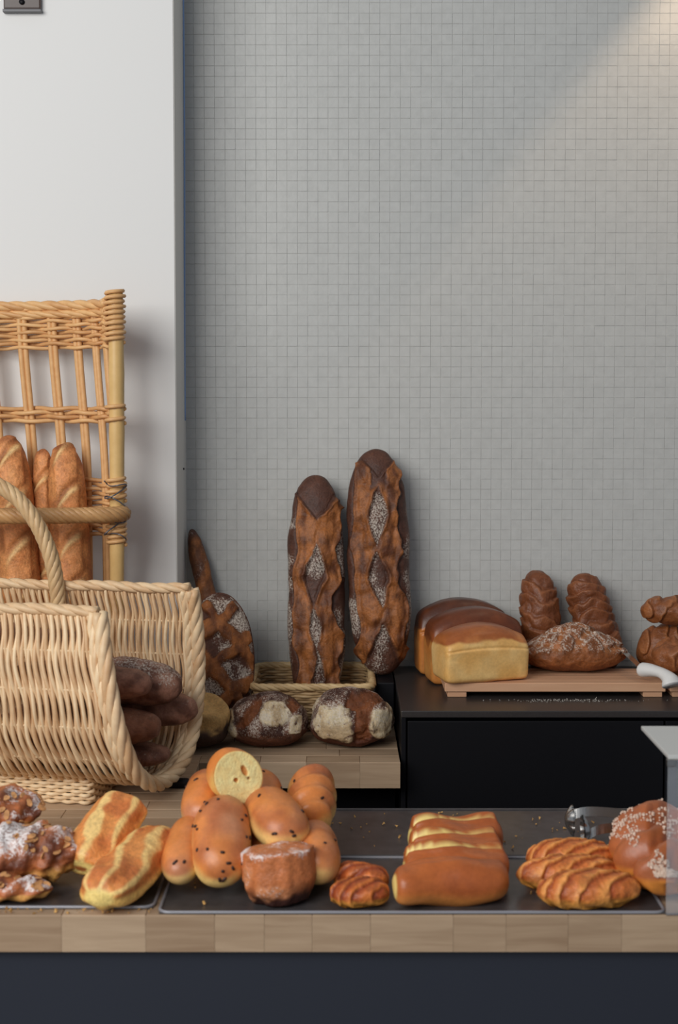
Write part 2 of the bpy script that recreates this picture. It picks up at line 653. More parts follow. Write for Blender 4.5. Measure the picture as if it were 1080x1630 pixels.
cab = empty('drawer_cabinet', (XC, 2.19, 0), label='black drawer cabinet against the tiled wall carrying the sandwich loaves', cat='cabinet')
lx = lambda x: x - XC
bevel_box('body', 0.0, 1.2, 0.024, YW - 2.19 - 0.002, 0.05, CTOP - 0.012, M_black, cab, 0.001)
bevel_box('cabinet_top', 0.0, 1.2, -0.004, YW - 2.19 - 0.002, CTOP - 0.0115, CTOP, M_blacktop, cab, 0.0015)
bevel_box('side_frame', 0.0, 0.008, 0.0, 0.023, 0.05, CTOP - 0.013, M_black, cab, 0.0008)
xa = 0.011
for wd in (0.437, 0.437, 0.29):
    bevel_box('drawer_front', xa, xa + wd, 0.003, 0.023, 0.70, CTOP - 0.019, M_black, cab, 0.0015)
    bevel_box('drawer_front', xa, xa + wd, 0.003, 0.023, 0.38, 0.697, M_black, cab, 0.0015)
    bevel_box('drawer_front', xa, xa + wd, 0.003, 0.023, 0.06, 0.377, M_black, cab, 0.0015)
    xa += wd + 0.003

bevel_box('riser_block', 0.071, XC - 0.003, 2.40, YW - 0.006, CT + 0.0005, CTOP + 0.002, M_black, None, 0.002,
          label='narrow black block between the low wicker basket and the drawer cabinet', cat='block')

# dark sensor box high on the white wall
dv = empty('wall_sensor', (-0.575, 2.41, 2.23), label='dark brown box high on the white wall', cat='sensor')
hs = bevel_box('housing', -0.034, 0.034, -0.010, -0.0005, 0.0055, 0.12, M_brown, dv, 0.003)
bevel_box('lower_trim', -0.035, 0.035, -0.012, -0.0005, 0.0, 0.0053, M_greyplastic, dv, 0.001)
mb = MB(); mb.tube([(0, -0.0125, 0.018), (0, -0.010, 0.018)], 0.005, 16)
obj('lens', mb.mesh('lens'), M_black, hs)


# ------------------------------------------------------------------ wicker
def rack_plan(s):
    """plan curve of the rack back, s 0 at the right post to 1 at the left post"""
    a = np.pi * s
    return -0.65 + 0.262 * np.cos(a), 2.275 + 0.10 * np.sin(a) ** 0.8


rack = empty('baguette_rack', (-0.65, 2.29, CT), label='tall golden wicker baguette rack standing against the white wall', cat='rack')
R0 = np.array((-0.65, 2.29, CT))


def rk(P):
    return np.asarray(P, float) - R0


posts = []
for sgn in (1, -1):
    xp = -0.65 + sgn * 0.262
    mb = MB()
    zz = np.linspace(CT + 0.001, 1.716, 40)
    rr = 0.0128 + 0.0007 * np.sin(zz * 31) ** 8 + 0.0004 * np.sin(zz * 9)
    mb.tube(rk(np.stack([xp + 0.002 * np.sin(zz * 5), 2.262 + 0 * zz, zz], 1)), rr, 14)
    post = obj('post', mb.mesh('post'), M_cane, rack)
    posts.append(post)
    for z0, z1 in ((1.627, 1.716), (1.487, 1.497), (1.512, 1.518), (1.275, 1.33), (1.352, 1.392)):
        mb = MB()
        nt_ = max(1, int((z1 - z0) / 0.0088))
        t = np.linspace(0, 1, 14 * nt_ + 2)
        rj = 0.0155 + 0.0012 * np.sin(t * 37)
        mb.tube(rk(np.stack([xp + rj * np.cos(t * 2 * np.pi * nt_), 2.262 + rj * np.sin(t * 2 * np.pi * nt_), z0 + (z1 - z0) * t], 1)), 0.0036, 6)
        obj('binding', mb.mesh('binding'), M_wick2, post)
NS = 13
for i in range(1, NS):
    s = i / NS
    for d in (-0.006, 0.006):
        x, yy = rack_plan(s + d)
        lean = 0.020 * (-1 if s > 0.5 else 1)
        zz = np.linspace(CT + 0.002, 1.704, 36)
        off = -lean * ss(zz, 1.36, 1.70) * 0.9
        mb = MB()
        mb.tube(rk(np.stack([x + off, yy + 0.002 * np.sin(zz * 11 + i), zz], 1)), 0.0052, 7)
        obj('stake', mb.mesh('stake'), M_wick2, rack)


def weave_row(mb, z, ph, rad=0.0034, amp=0.0075, sag=0.0):
    t = np.linspace(0.006, 0.994, 150)
    x, yy = rack_plan(t)
    wv = amp * np.sin(np.pi * NS * t + np.pi / 2 + ph)
    lean = -0.018 * ss(np.full_like(t, z), 1.36, 1.70) * np.cos(np.pi * t)
    P = np.stack([x + lean + wv * 0.2, yy + wv, z + 0.0012 * np.sin(t * 60 + ph * 3 + z * 300) - sag * np.sin(np.pi * t)], 1)
    mb.tube(rk(P), rad, 6)


for zs, nm in (((1.622, 1.690, 11), 'top_weave'), ((1.490, 1.512, 4), 'middle_weave'), ((1.286, 1.384, 13), 'lower_weave'), ((0.95, 1.02, 9), 'bottom_weave')):
    mb = MB()
    for k, z in enumerate(np.linspace(zs[0], zs[1], zs[2])):
        weave_row(mb, z, np.pi * (k % 2), rad=0.0037 if nm != 'middle_weave' else 0.0042)
    obj(nm, mb.mesh(nm), M_wick2, rack, kind='stuff')
for z, R in ((1.697, 0.010), (1.682, 0.008)):
    t = np.linspace(0.01, 0.99, 80)
    x, yy = rack_plan(t)
    mb = MB()
    rope(mb, rk(np.stack([x - 0.018 * np.cos(np.pi * t), yy - 0.006, np.full_like(t, z)], 1)), R, 3, 11, 7)
    obj('rim_braid', mb.mesh('rim_braid'), M_wick2, rack)
t = np.linspace(0, 1, 60)
rail = np.stack([-0.65 + 0.276 * np.cos(np.pi * t), 2.252 - 0.055 * np.sin(np.pi * t) ** 0.7, 1.331 + 0 * t], 1)
mb = MB(); rope(mb, rk(rail), 0.0145, 7, 13, 7, rs=0.0062)
obj('rope_rail', mb.mesh('rope_rail'), wicker_mat('rail_wicker', lin4(150, 104, 62), lin4(206, 160, 106)), rack)
for sgn in (1, -1):
    mb = MB()
    xp = -0.65 + sgn * 0.262
    P = []
    for k in range(90):
        a = k / 89
        P.append((xp + 0.019 * math.cos(a * 22) * (1 if k % 2 else 0.95), 2.258 - 0.02 * abs(math.sin(a * 22 + 0.4)) - 0.004 * math.sin(a * 50), 1.285 + 0.105 * a + 0.006 * math.sin(a * 31)))
    mb.tube(rk(spline(P, 200)), 0.0013, 5)
    obj('tie_wire', mb.mesh('tie_wire'), M_wire, posts[0 if sgn == 1 else 1])

# --- trough shaped basket
PHI = math.radians(-10)
BK = np.array((-0.298, 1.985, CT))
ux = np.array((math.cos(PHI), math.sin(PHI), 0))
uy = np.array((-math.sin(PHI), math.cos(PHI), 0))
trough = empty('trough_basket', tuple(BK), PHI, label='pale wicker trough basket with rope handle, full of dark loaves', cat='basket')
prof = spline([(-0.128, 0.300), (-0.146, 0.235), (-0.150, 0.16), (-0.125, 0.085), (-0.07, 0.040), (0.0, 0.028), (0.07, 0.042), (0.122, 0.09), (0.146, 0.165), (0.145, 0.235), (0.130, 0.298)], 200)
pl = np.concatenate([[0], np.cumsum(np.linalg.norm(np.diff(prof, axis=0), axis=1))])
pl /= pl[-1]


def prof_at(v):
    return np.interp(v, pl, prof[:, 0]), np.interp(v, pl, prof[:, 1])


def prof_n(v):
    a = np.array(prof_at(v + 0.003)); b_ = np.array(prof_at(v - 0.003))
    d = a - b_
    d /= np.linalg.norm(d, axis=0)
    return d[1], -d[0]      # outward side


def skew(v):
    return -0.028 + 0.060 * np.asarray(v) + 0.03 * np.sin(np.pi * np.asarray(v))


LB = 0.50
vv = np.linspace(0.0, 1.0, 110)
py, pz = prof_at(vv)
ny, nz = prof_n(vv)
NR = 13
mb = MB()
pit = 0.0054
nw = int(LB / pit)
for k in range(nw):
    x = -LB + (k + 0.5) * pit + random.uniform(-0.0006, 0.0006)
    ph = 0 if k % 2 == 0 else np.pi
    wv = 0.0034 * np.sin(np.pi * NR * vv + ph) + 0.0006 * np.sin(vv * 40 + k)
    stretch = (x + LB) / LB
    X = x + skew(vv) * stretch + 0.0024 * np.sin(np.pi * NR * vv + 0.6) * ss(np.minimum(vv, 1 - vv), 0, 0.06) + 0.0004 * np.sin(vv * 9 + k)
    mb.tube(np.stack([X, py + ny * wv, pz + nz * wv], 1), 0.0034 * random.uniform(0.88, 1.10), 6)
obj('weave', mb.mesh('weave'), M_wick, trough, kind='stuff')
for k in range(1, NR):
    v = k / NR
    a, b_ = prof_at(v)
    mb = MB()
    xs = np.linspace(-LB, -0.004, 12)
    mb.tube(np.stack([xs + skew(v) * (xs + LB) / LB, a + 0 * xs, b_ + 0 * xs], 1), 0.0022, 6)
    obj('rib', mb.mesh('rib'), M_wick, trough)
# rims and plaited ends
for v, nm in ((0.0, 'front_rim'), (1.0, 'back_rim')):
    a, b_ = prof_at(v)
    xs = np.linspace(-LB, skew(v) + 0.0, 60)
    mb = MB()
    rope(mb, np.stack([xs, a + 0 * xs, b_ + 0.003 + 0.001 * np.sin(xs * 40)], 1), 0.0095, 3, 12, 7)
    obj(nm, mb.mesh(nm), M_wick, trough)
for e in (0, 1):
    X = skew(vv) if e else np.full_like(vv, -LB)
    mb = MB()
    rope(mb, np.stack([X + 0.004, py + ny * 0.003, pz + nz * 0.003], 1), 0.0125, 4, 8.5, 7, rs=0.0066)
    obj('end_plait', mb.mesh('end_plait'), M_wick, trough)
    mb = MB()
    rope(mb, np.stack([X - 0.010, py + ny * 0.001, pz + nz * 0.001], 1), 0.0085, 3, 13, 7, phase=1.0)
    obj('end_plait', mb.mesh('end_plait'), M_wick, trough)
# handle
hp = spline([(-0.188, 0.118, 0.255), (-0.190, 0.115, 0.30), (-0.200, 0.112, 0.355), (-0.225, 0.110, 0.410), (-0.262, 0.108, 0.452), (-0.31, 0.106, 0.475), (-0.36, 0.105, 0.47), (-0.405, 0.106, 0.435), (-0.43, 0.108, 0.38), (-0.44, 0.112, 0.31), (-0.44, 0.116, 0.255)], 90)
mb = MB(); rope(mb, hp, 0.0135, 6, 11, 7, rs=0.0062)
obj('handle', mb.mesh('handle'), wicker_mat('handle_wicker', lin4(176, 136, 92), lin4(224, 190, 142)), trough)
# woven foot
ft = MB()
foot_x1, foot_x0 = -0.068, -0.47
rows = 10
for r_ in range(rows):
    z = 0.004 + r_ * 0.0052
    fl = 0.006 * (1 - r_ / rows)
    corner = [(foot_x0, -0.068 - fl), (foot_x1, -0.068 - fl), (foot_x1 + fl, -0.068), (foot_x1 + fl, 0.062), (foot_x1, 0.062 + fl), (foot_x0, 0.062 + fl)]
    pts = []
    for a, b_ in zip(corner[:-1], corner[1:]):
        L_ = math.dist(a, b_)
        for t in np.linspace(0, 1, max(2, int(L_ / 0.004)), endpoint=False):
            pts.append((a[0] + (b_[0] - a[0]) * t, a[1] + (b_[1] - a[1]) * t))
    pts = np.array(pts)
    s = np.arange(len(pts)) * 0.004
    d = np.gradient(pts, axis=0)
    d /= np.linalg.norm(d, axis=1)[:, None] + 1e-9
    wv = 0.003 * np.sin(2 * np.pi * s / 0.026 + np.pi * (r_ % 2))
    P = np.stack([pts[:, 0] + d[:, 1] * wv, pts[:, 1] - d[:, 0] * wv, z + 0 * s], 1)
    ft.tube(P, 0.0031, 6)
obj('foot', ft.mesh('foot'), M_wick, trough, label='flat woven foot of the basket', kind='stuff')

# --- low rectangular bread basket on the rear shelf
low = empty('low_basket', (-0.050, 2.452, CT), label='low rectangular wicker basket on the shelf holding a tall loaf', cat='basket')


def rrect(hx, hy, r, step=0.003):
    pts = []
    for cx, cy, a0 in ((hx - r, hy - r, 0), (-hx + r, hy - r, 90), (-hx + r, -hy + r, 180), (hx - r, -hy + r, 270)):
        for a in np.linspace(a0, a0 + 90, 8):
            pts.append((cx + r * math.cos(math.radians(a)), cy + r * math.sin(math.radians(a))))
    pts.append(pts[0])
    P = np.array(pts)
    s = np.concatenate([[0], np.cumsum(np.linalg.norm(np.diff(P, axis=0), axis=1))])
    S = np.linspace(0, s[-1], int(s[-1] / step))
    return np.stack([np.interp(S, s, P[:, 0]), np.interp(S, s, P[:, 1])], 1), S


lw = MB()
for r_ in range(15):
    z = 0.004 + r_ * 0.0052
    k = 1 - 0.10 * (1 - r_ / 15)
    P2, S = rrect(0.110 * k, 0.098 * k, 0.022)
    d = np.gradient(P2, axis=0)
    d /= np.linalg.norm(d, axis=1)[:, None] + 1e-9
    nst = round(S[-1] / 0.024)
    wv = 0.0028 * np.sin(np.pi * nst * S / S[-1] * 2 / 2 + np.pi * (r_ % 2))
    lw.tube(np.stack([P2[:, 0] + d[:, 1] * wv, P2[:, 1] - d[:, 0] * wv, z + 0 * S], 1), 0.0030, 6)
obj('weave', lw.mesh('weave'), M_wick3, low, kind='stuff')
P2, S = rrect(0.112, 0.100, 0.024)
mb = MB(); rope(mb, np.stack([P2[:, 0], P2[:, 1], 0.084 + 0 * S], 1), 0.0075, 4, 16, 6, rs=0.0042)
obj('rim', mb.mesh('rim'), wicker_mat('low_rim', lin4(176, 142, 96), lin4(226, 196, 146)), low)
mb = MB(); mb.box(-0.092, 0.092, -0.082, 0.082, 0.0005, 0.005)
obj('bottom', mb.mesh('bottom', False), M_wick3, low)


# ------------------------------------------------------------------ breads
G = 1.2      # albedo of the crust against the tone it shows under this light


def loaf(L, W, H, nu=90, nv=64, p=2.6, q=2.2, flat=0.5, cs=None, mod=None, col=None, lump=0.03, lf=28, seed=0, bend=None):
    """a baked body: axis along local x, crown along +z"""
    t = np.linspace(0, 1, nu)[1:-1]
    xh = -np.cos(np.pi * t)
    rad = (1 - np.abs(xh) ** p) ** (1 / q)
    A = np.linspace(0, 2 * np.pi, nv, endpoint=False)
    cy, cz = (np.cos(A), np.sin(A)) if cs is None else cs(A)
    XH, AA = np.meshgrid(xh, A, indexing='ij')
    Y = W / 2 * rad[:, None] * cy[None, :]
    Z = H / 2 * rad[:, None] * cz[None, :]
    P = np.stack([XH * L / 2, Y, Z], -1)
    P = np.concatenate([P.reshape(-1, 3), [(-L / 2, 0, 0), (L / 2, 0, 0)]])
    XH = np.concatenate([XH.ravel(), [-1, 1]])
    AA = np.concatenate([AA.ravel(), [np.pi / 2] * 2])
    nx = np.sign(XH) * np.abs(XH) ** (p - 1) * (2 / L)
    nrm = np.stack([nx, P[:, 1] / (W / 2) ** 2, P[:, 2] / (H / 2) ** 2], 1)
    nrm /= np.linalg.norm(nrm, axis=1)[:, None] + 1e-9
    u = P[:, 1] / (W / 2)
    ctx = dict(x=XH, a=AA, u=u, n=nrm, P=P.copy(), L=L, W=W, H=H, seed=seed)
    d = lump * min(W, H) * (fbm(P, lf, seed) - 0.5) * 2
    if mod:
        d = d + mod(ctx)
    P = P + nrm * d[:, None]
    neg = P[:, 2] < 0
    P[neg, 2] *= flat
    ctx['Q'] = P
    ctx['top'] = nrm[:, 2]
    C = col(ctx) if col else np.full((len(P), 3), 0.5)
    if bend is not None:
        P = bend(P)
    idx = np.arange((nu - 2) * nv).reshape(nu - 2, nv)
    a0, a1 = idx[:-1], idx[1:]
    Q = np.stack([a0, a1, np.roll(a1, -1, 1), np.roll(a0, -1, 1)], -1).reshape(-1, 4)
    n0 = (nu - 2) * nv
    r0, r1 = idx[0], idx[-1]
    T = [(n0, r0[k], r0[(k + 1) % nv]) for k in range(nv)] + [(n0 + 1, r1[(k + 1) % nv], r1[k]) for k in range(nv)]
    mb = MB(); mb.add(P, Q, T)
    return mb.mesh('bread', True, np.clip(C, 0, 1)), ctx, P


def frame(A, B, up):
    A, B, up = Vector(A), Vector(B), Vector(up)
    x = (B - A).normalized()
    z = (up - x * up.dot(x)).normalized()
    y = z.cross(x)
    M = Matrix((x, y, z)).transposed().to_4x4()
    M.translation = (A + B) / 2
    return M


def bread(name, A, B, W, H, mat, label, cat, up=(0, 0, 1), group=None, ext=None, **kw):
    """A, B: the two tips of the loaf's long axis"""
    L = (Vector(B) - Vector(A)).length
    me, ctx, P = loaf(L, W, H, **kw)
    me.name = name
    o = obj(name, me, mat, None, frame(A, B, up), label=label, cat=cat, group=group)
    return o, ctx, P


# --- colour rules -------------------------------------------------
def c_tall(ctx):
    x, u, P = ctx['x'], ctx['u'], ctx['P']
    m, flour = ctx['m'], ctx['flour']
    n = fbm(P, 60, ctx['seed'] + 9)
    st = fbm(P * np.array((0.25, 1, 1)), 90, ctx['seed'] + 5)
    dark = mix(lin(60, 36, 28, G), lin(94, 58, 42, G), n)
    op = mix(lin(88, 48, 25, G), lin(156, 96, 50, G), ss(st * 0.7 + n * 0.4, 0.35, 0.75))
    c_ = mix(dark, op, m)
    if 'groove' in ctx:
        c_ = mix(c_, lin(58, 30, 18, G), ctx['groove'] * 0.7)
    return np.concatenate([c_, (flour * (1 - 0.75 * m))[:, None]], 1)


def m_tall(nodes, w0, outer):
    """nodes: where along the loaf the two rows of tears meet; between them diamonds of floured crust stay"""
    nodes = np.array(nodes)
    def f(ctx):
        x, u, P, a = ctx['x'], ctx['u'], ctx['P'], ctx['a']
        wob = (fbm(P, 22, ctx['seed'] + 2) - 0.5)
        front = ss(np.sin(a), -0.15, 0.1)
        xx = x + 0.10 * wob
        wd = np.full_like(x, -0.3)
        for lo, hi, wk in zip(nodes[:-1], nodes[1:], w0):
            t = (xx - lo) / (hi - lo)
            wd = np.maximum(wd, np.where((t > 0) & (t < 1), wk * (1 - np.abs(2 * t - 1) ** 1.25), -0.3))
        uc = u + 0.22 * wob + 0.06 * np.sin(x * 5 + ctx['seed'])
        uu = np.abs(uc)
        o = outer + 0.45 * wob + 0.05 * np.sin(x * 13)
        m = ss(uu - wd, -0.01, 0.04) * ss(o - uu, -0.02, 0.05) * ss(0.93 + 0.25 * wob - 0.25 * (uu < 0.25) - np.abs(x), 0, 0.04) * front
        ctx['m'] = m
        ctx['flour'] = front * ss(fbm(P, 20, ctx['seed'] + 8, 2) + 0.18 * ss(0.3 - uu, -0.1, 0.2) + 0.10 * ss(uu, 0.7, 0.95), 0.50, 0.76) * 0.44 * (1 - ss(x, 0.55, 0.75))
        e1 = np.exp(-((uu - wd - 0.02) / 0.05) ** 2) * ss(wd, 0.0, 0.10)
        e2 = np.exp(-((uu - o + 0.03) / 0.05) ** 2)
        ctx['groove'] = (np.exp(-((uu - wd + 0.04) / 0.035) ** 2) * ss(wd, 0.02, 0.1) + np.exp(-((uu - o - 0.05) / 0.04) ** 2)) * front * ss(0.95 - np.abs(x), 0, 0.1)
        fib = fbm(P * np.array((0.3, 1, 1)), 60, ctx['seed'] + 4) - 0.5
        rough = fbm(P, 45, ctx['seed'] + 14) - 0.5
        step = np.abs(np.sin((x * 3.3 + np.tanh(uc * 6) * 0.4 + wob) * np.pi)) ** 4
        fade = ss(0.96 - np.abs(x), 0, 0.32)
        return m * (0.0050 + 0.010 * fib + 0.008 * rough - 0.004 * step) + front * fade * (0.0050 * e1 + 0.0045 * e2) - 0.003 * ctx['groove'] * fade
    return f


TALL = dict(nu=240, nv=150, p=3.4, q=2.2, flat=0.7, lump=0.05, lf=20)
bread('long_loaf', (-0.043, 2.452, CT + 0.008), (-0.045, 2.522, 1.382), 0.110, 0.078, M_crust, 'shorter dark long loaf standing in the low wicker basket', 'bread',
      up=(0, -1, 0.1), mod=m_tall((-0.92, -0.45, -0.12, 0.42, 0.60, 1.3), (0.20, 0.22, 0.36, -0.3, 0.9), 0.70), col=c_tall, seed=11, **TALL)
bread('long_loaf', (0.083, 2.468, 1.004), (0.070, 2.523, 1.432), 0.120, 0.078, M_crust, 'tallest dark long loaf with pointed slashes leaning on the tiles', 'bread',
      up=(0, -1, 0.1), mod=m_tall((-1.3, -0.55, -0.40, 0.08, 0.14, 0.66, 0.74, 1.3), (0.55, -0.3, 0.34, -0.3, 0.30, -0.3, 0.7), 0.74), col=c_tall, seed=23, **TALL)


# round cross-slashed loaf standing on edge, and thin stick loaf behind it
def m_round(ctx):
    P, a = ctx['P'], ctx['a']
    wob = (fbm(P, 26, ctx['seed']) - 0.5)
    front = ss(np.sin(a), 0.0, 0.2)
    r = np.sqrt((P[:, 0] / (ctx['L'] / 2)) ** 2 + (P[:, 1] / (ctx['W'] / 2)) ** 2)
    d1 = (P[:, 0] * 0.80 + P[:, 1] * 0.60) / 0.060 + wob * 0.5
    d2 = (P[:, 0] * 0.62 - P[:, 1] * 0.78) / 0.064 + wob * 0.5 + 0.3
    b1 = ss(0.21 - np.abs(d1 - np.round(d1)), 0, 0.07)
    b2 = ss(0.19 - np.abs(d2 - np.round(d2)), 0, 0.07)
    m = np.maximum(b1, b2) * front * ss(1.0 - r, 0.0, 0.10)
    ctx['m'] = m
    fl = ss(fbm(P, 24, ctx['seed'] + 6), 0.3, 0.6)
    ctx['flour'] = fl * front * 0.52
    rough = (fbm(P, 60, ctx['seed'] + 4) - 0.5)
    return m * (0.005 + 0.010 * rough) - front * 0.003 * (1 - m)


bread('round_loaf', (-0.214, 2.345, CT + 0.002), (-0.226, 2.425, 1.168), 0.128, 0.058, M_flour, 'round floured loaf with crossing slashes standing on its edge', 'bread',
      up=(0.12, -1, 0.2), mod=m_round, col=c_tall, seed=31, nu=120, nv=120, p=2.2, q=2.0, flat=0.8, lump=0.03)


def m_stick(ctx):
    ctx['m'] = (0.45 + 0.5 * ss(np.sin(ctx['x'] * 16 + ctx['u'] * 2 + 1), 0.0, 0.7)) * ss(np.sin(ctx['a']), -0.3, 0.3) * ss(0.95 - ctx['x'], 0, 0.1)
    ctx['flour'] = 0.35 * ss(fbm(ctx['P'], 40, 5, 2), 0.45, 0.65)
    return ctx['m'] * 0.002


bread('stick_loaf', (-0.205, 2.505, CT + 0.016), (-0.289, 2.538, 1.276), 0.034, 0.034, M_crust, 'thin stick loaf leaning in the corner behind the round loaf', 'bread',
      up=(0, -1, 0.1), mod=m_stick, col=c_tall, seed=41, nu=90, nv=40, p=5, q=2.2, flat=1)


# boules
def boule_mod(patches, gaps):
    """patches: floured crust areas, gaps: torn openings, given on the face towards the shop as (x, z, rx, rz, rot)"""
    def f(ctx):
        P = ctx['P']
        wob = (fbm(P, 34, ctx['seed']) - 0.5) * 1.5 + (fbm(P, 160, ctx['seed'] + 40) - 0.5) * 0.5
        fx, fz = P[:, 0] / (ctx['L'] / 2), P[:, 2] / (ctx['H'] / 2)
        fr_ = ss(-P[:, 1] / (ctx['W'] / 2), -0.35, 0.0)
        def area(lst, soft):
            m = np.zeros(len(P))
            for (cx, cz, rx, rz, rot) in lst:
                c_, s_ = math.cos(rot), math.sin(rot)
                a = ((fx - cx) * c_ + (fz - cz) * s_) / rx
                b_ = (-(fx - cx) * s_ + (fz - cz) * c_) / rz
                e = (np.abs(a) ** 3.5 + np.abs(b_) ** 3.5) ** (1 / 3.5) + wob * 0.55
                m = np.maximum(m, ss(1.05 - e, 0, soft))
            return m * fr_
        ctx['flour'] = area(patches, 0.22)
        g = area(gaps, 0.2)
        ctx['m'] = g * (1 - ctx['flour'])
        rough = (fbm(P, 70, ctx['seed'] + 4) - 0.5)
        return -0.005 * g * (1 - ctx['flour']) + 0.014 * rough * g + 0.003 * ctx['flour']
    return f


def c_boule(ctx):
    P = ctx['P']
    n = fbm(P, 50, ctx['seed'] + 1)
    fz = P[:, 2] / (ctx['H'] / 2)
    crust = mix(lin(62, 36, 28, G), lin(104, 64, 46, G), ss(n, 0.3, 0.7))
    crust = mix(crust, mix(lin(76, 38, 22, G), lin(134, 78, 42, G), n), ctx['m'])
    crust = mix(crust, lin(88, 44, 26, G), ss(-fz, 0.35, 0.7) * 0.7)
    fl = mix(lin(176, 152, 118, G), lin(204, 186, 152, G), ss(n, 0.35, 0.6))
    c_ = mix(crust, fl, ctx['flour'] * ss(fbm(P, 160, ctx['seed'] + 20), 0.20, 0.42))
    dust = ss(fz, -0.6, 0.1) * (0.02 + 0.62 * n) * (1 - 0.7 * ctx['m'])
    return np.concatenate([c_, dust[:, None]], 1)


BOU = dict(nu=160, nv=150, p=2.5, q=2.3, flat=0.62, lump=0.08, lf=24, col=c_boule)
bread('boule', (-0.196, 2.283, 0.955), (-0.053, 2.278, 0.955), 0.13, 0.112, M_flour, 'brown boule with a cream floured flap, left of its twin on the shelf edge', 'bread',
      mod=boule_mod([(0.22, 0.50, 0.40, 0.34, 0.12), (0.70, 0.15, 0.16, 0.3, 0.0), (-0.86, 0.05, 0.12, 0.5, 0.2)], [(-0.42, 0.45, 0.18, 0.5, -0.5), (0.66, 0.75, 0.25, 0.2, 0.6)]), seed=51, **BOU)
bread('boule', (-0.051, 2.278, 0.958), (0.094, 2.280, 0.958), 0.13, 0.120, M_flour, 'boule with two cream floured halves split by a brown tear, at the shelf corner', 'bread',
      mod=boule_mod([(-0.46, 0.12, 0.46, 0.62, 0.0), (0.72, 0.05, 0.24, 0.55, 0.0)], [(0.28, 0.1, 0.22, 0.75, 0.0), (0.3, 0.8, 0.5, 0.2, 0.1)]), seed=61, **BOU)


def c_burnt(ctx):
    P = ctx['P']
    fz = P[:, 2] / (ctx['H'] / 2)
    n = fbm(P, 50, 77)
    c_ = mix(lin(52, 40, 36, G), lin(84, 62, 50, G), n)
    return mix(c_, mix(lin(176, 134, 78, G), lin(214, 176, 116, G), n), ss(fz + (n - 0.5) * 0.8, 0.0, 0.25))


def m_lip(ctx):
    P = ctx['P']
    r = np.hypot((P[:, 0] - 0.012) / 0.042, (P[:, 1] + 0.012) / 0.036)
    return 0.010 * np.exp(-((r - 1) / 0.16) ** 2) * ss(P[:, 2], 0, 0.02) - 0.006 * ss(1 - r, 0, 0.3) * ss(P[:, 2], 0, 0.02)


bread('boule', (-0.315, 2.262, 0.953), (-0.192, 2.255, 0.953), 0.12, 0.105, M_flour, 'small loaf with raised straw coloured lip and charred base beside the trough basket', 'bread',
      mod=m_lip, col=c_burnt, seed=71, nu=100, nv=100, p=2.3, q=2.1, flat=0.62, lump=0.05)


# tin loaves
def tin_cs(dome):
    def f(A):
        c_, s_ = np.cos(A), np.sin(A)
        e = 0.24
        cy = np.sign(c_) * np.abs(c_) ** e
        cz = np.sign(s_) * np.abs(s_) ** e
        cz = np.where(s_ > 0, 0.55 * np.abs(s_) ** e + dome * (1 - np.clip(np.abs(cy), 0, 1) ** 2.4), cz)
        return cy * (1 + 0.07 * np.clip(cz, -1, 1)), cz
    return f


def c_tin(side0, side1, top0, top1, line=0.42):
    def f(ctx):
        Q = ctx['Q']
        n = fbm(ctx['P'], 30, ctx['seed'])
        h = Q[:, 2] / (ctx['H'] / 2)
        sd_ = mix(lin(*side0, G), lin(*side1, G), ss(n, 0.3, 0.7))
        tp = mix(lin(*top0, G), lin(*top1, G), ss(n + 0.3 * (1 - h), 0.3, 0.9))
        c_ = mix(sd_, tp, ss(h + 0.35 * (n - 0.5), line, line + 0.16))
        return mix(c_, lin(190, 120, 58, G), ss(-h + (n - 0.5) * 0.3, 0.78, 0.98) * 0.6)
    return f


def tin_dome(P):
    P = P.copy()
    xm = np.abs(P[:, 0]).max()
    k = 1 - 0.30 * np.abs(P[:, 0] / xm) ** 2.2
    P[:, 2] = np.where(P[:, 2] > 0, P[:, 2] * k, P[:, 2])
    return P


def m_tin(ctx):
    x, P = ctx['x'], ctx['P']
    h = P[:, 2] / (ctx['H'] / 2)
    crack = np.exp(-((h - 0.50) / 0.06) ** 2) * ss(np.abs(P[:, 1]) / (ctx['W'] / 2), 0.8, 0.95)
    return -0.0022 * crack + 0.006 * ss(h, 0.55, 1.0) * (1 - x * x)


TIN = dict(nu=110, nv=130, p=16, q=9, flat=1.0, lump=0.03, lf=18, mod=m_tin, bend=tin_dome)
BT = 1.0268
bread('tin_loaf', (0.178, 2.305, BT + 0.042), (0.331, 2.347, BT + 0.042), 0.090, 0.084, M_soft, 'small pale yellow tin loaf in front of the two brown ones', 'bread',
      cs=tin_cs(0.74), col=c_tin((216, 166, 96), (224, 184, 120), (152, 84, 40), (198, 128, 70), 0.70), seed=81, **TIN)
bread('tin_loaf', (0.166, 2.416, CTOP + 0.061), (0.340, 2.448, CTOP + 0.061), 0.078, 0.122, M_soft, 'tin loaf with glossy brown crown between two others', 'bread',
      cs=tin_cs(0.70), col=c_tin((184, 112, 52), (204, 142, 74), (92, 46, 24), (140, 74, 36), 0.38), seed=82, **TIN)
bread('tin_loaf', (0.150, 2.500, CTOP + 0.061), (0.325, 2.522, CTOP + 0.061), 0.068, 0.122, M_soft, 'rearmost tin loaf with darkest crown against the tiles', 'bread',
      cs=tin_cs(0.80), col=c_tin((180, 108, 50), (200, 132, 66), (72, 38, 24), (112, 60, 30), 0.55), seed=83, **TIN)


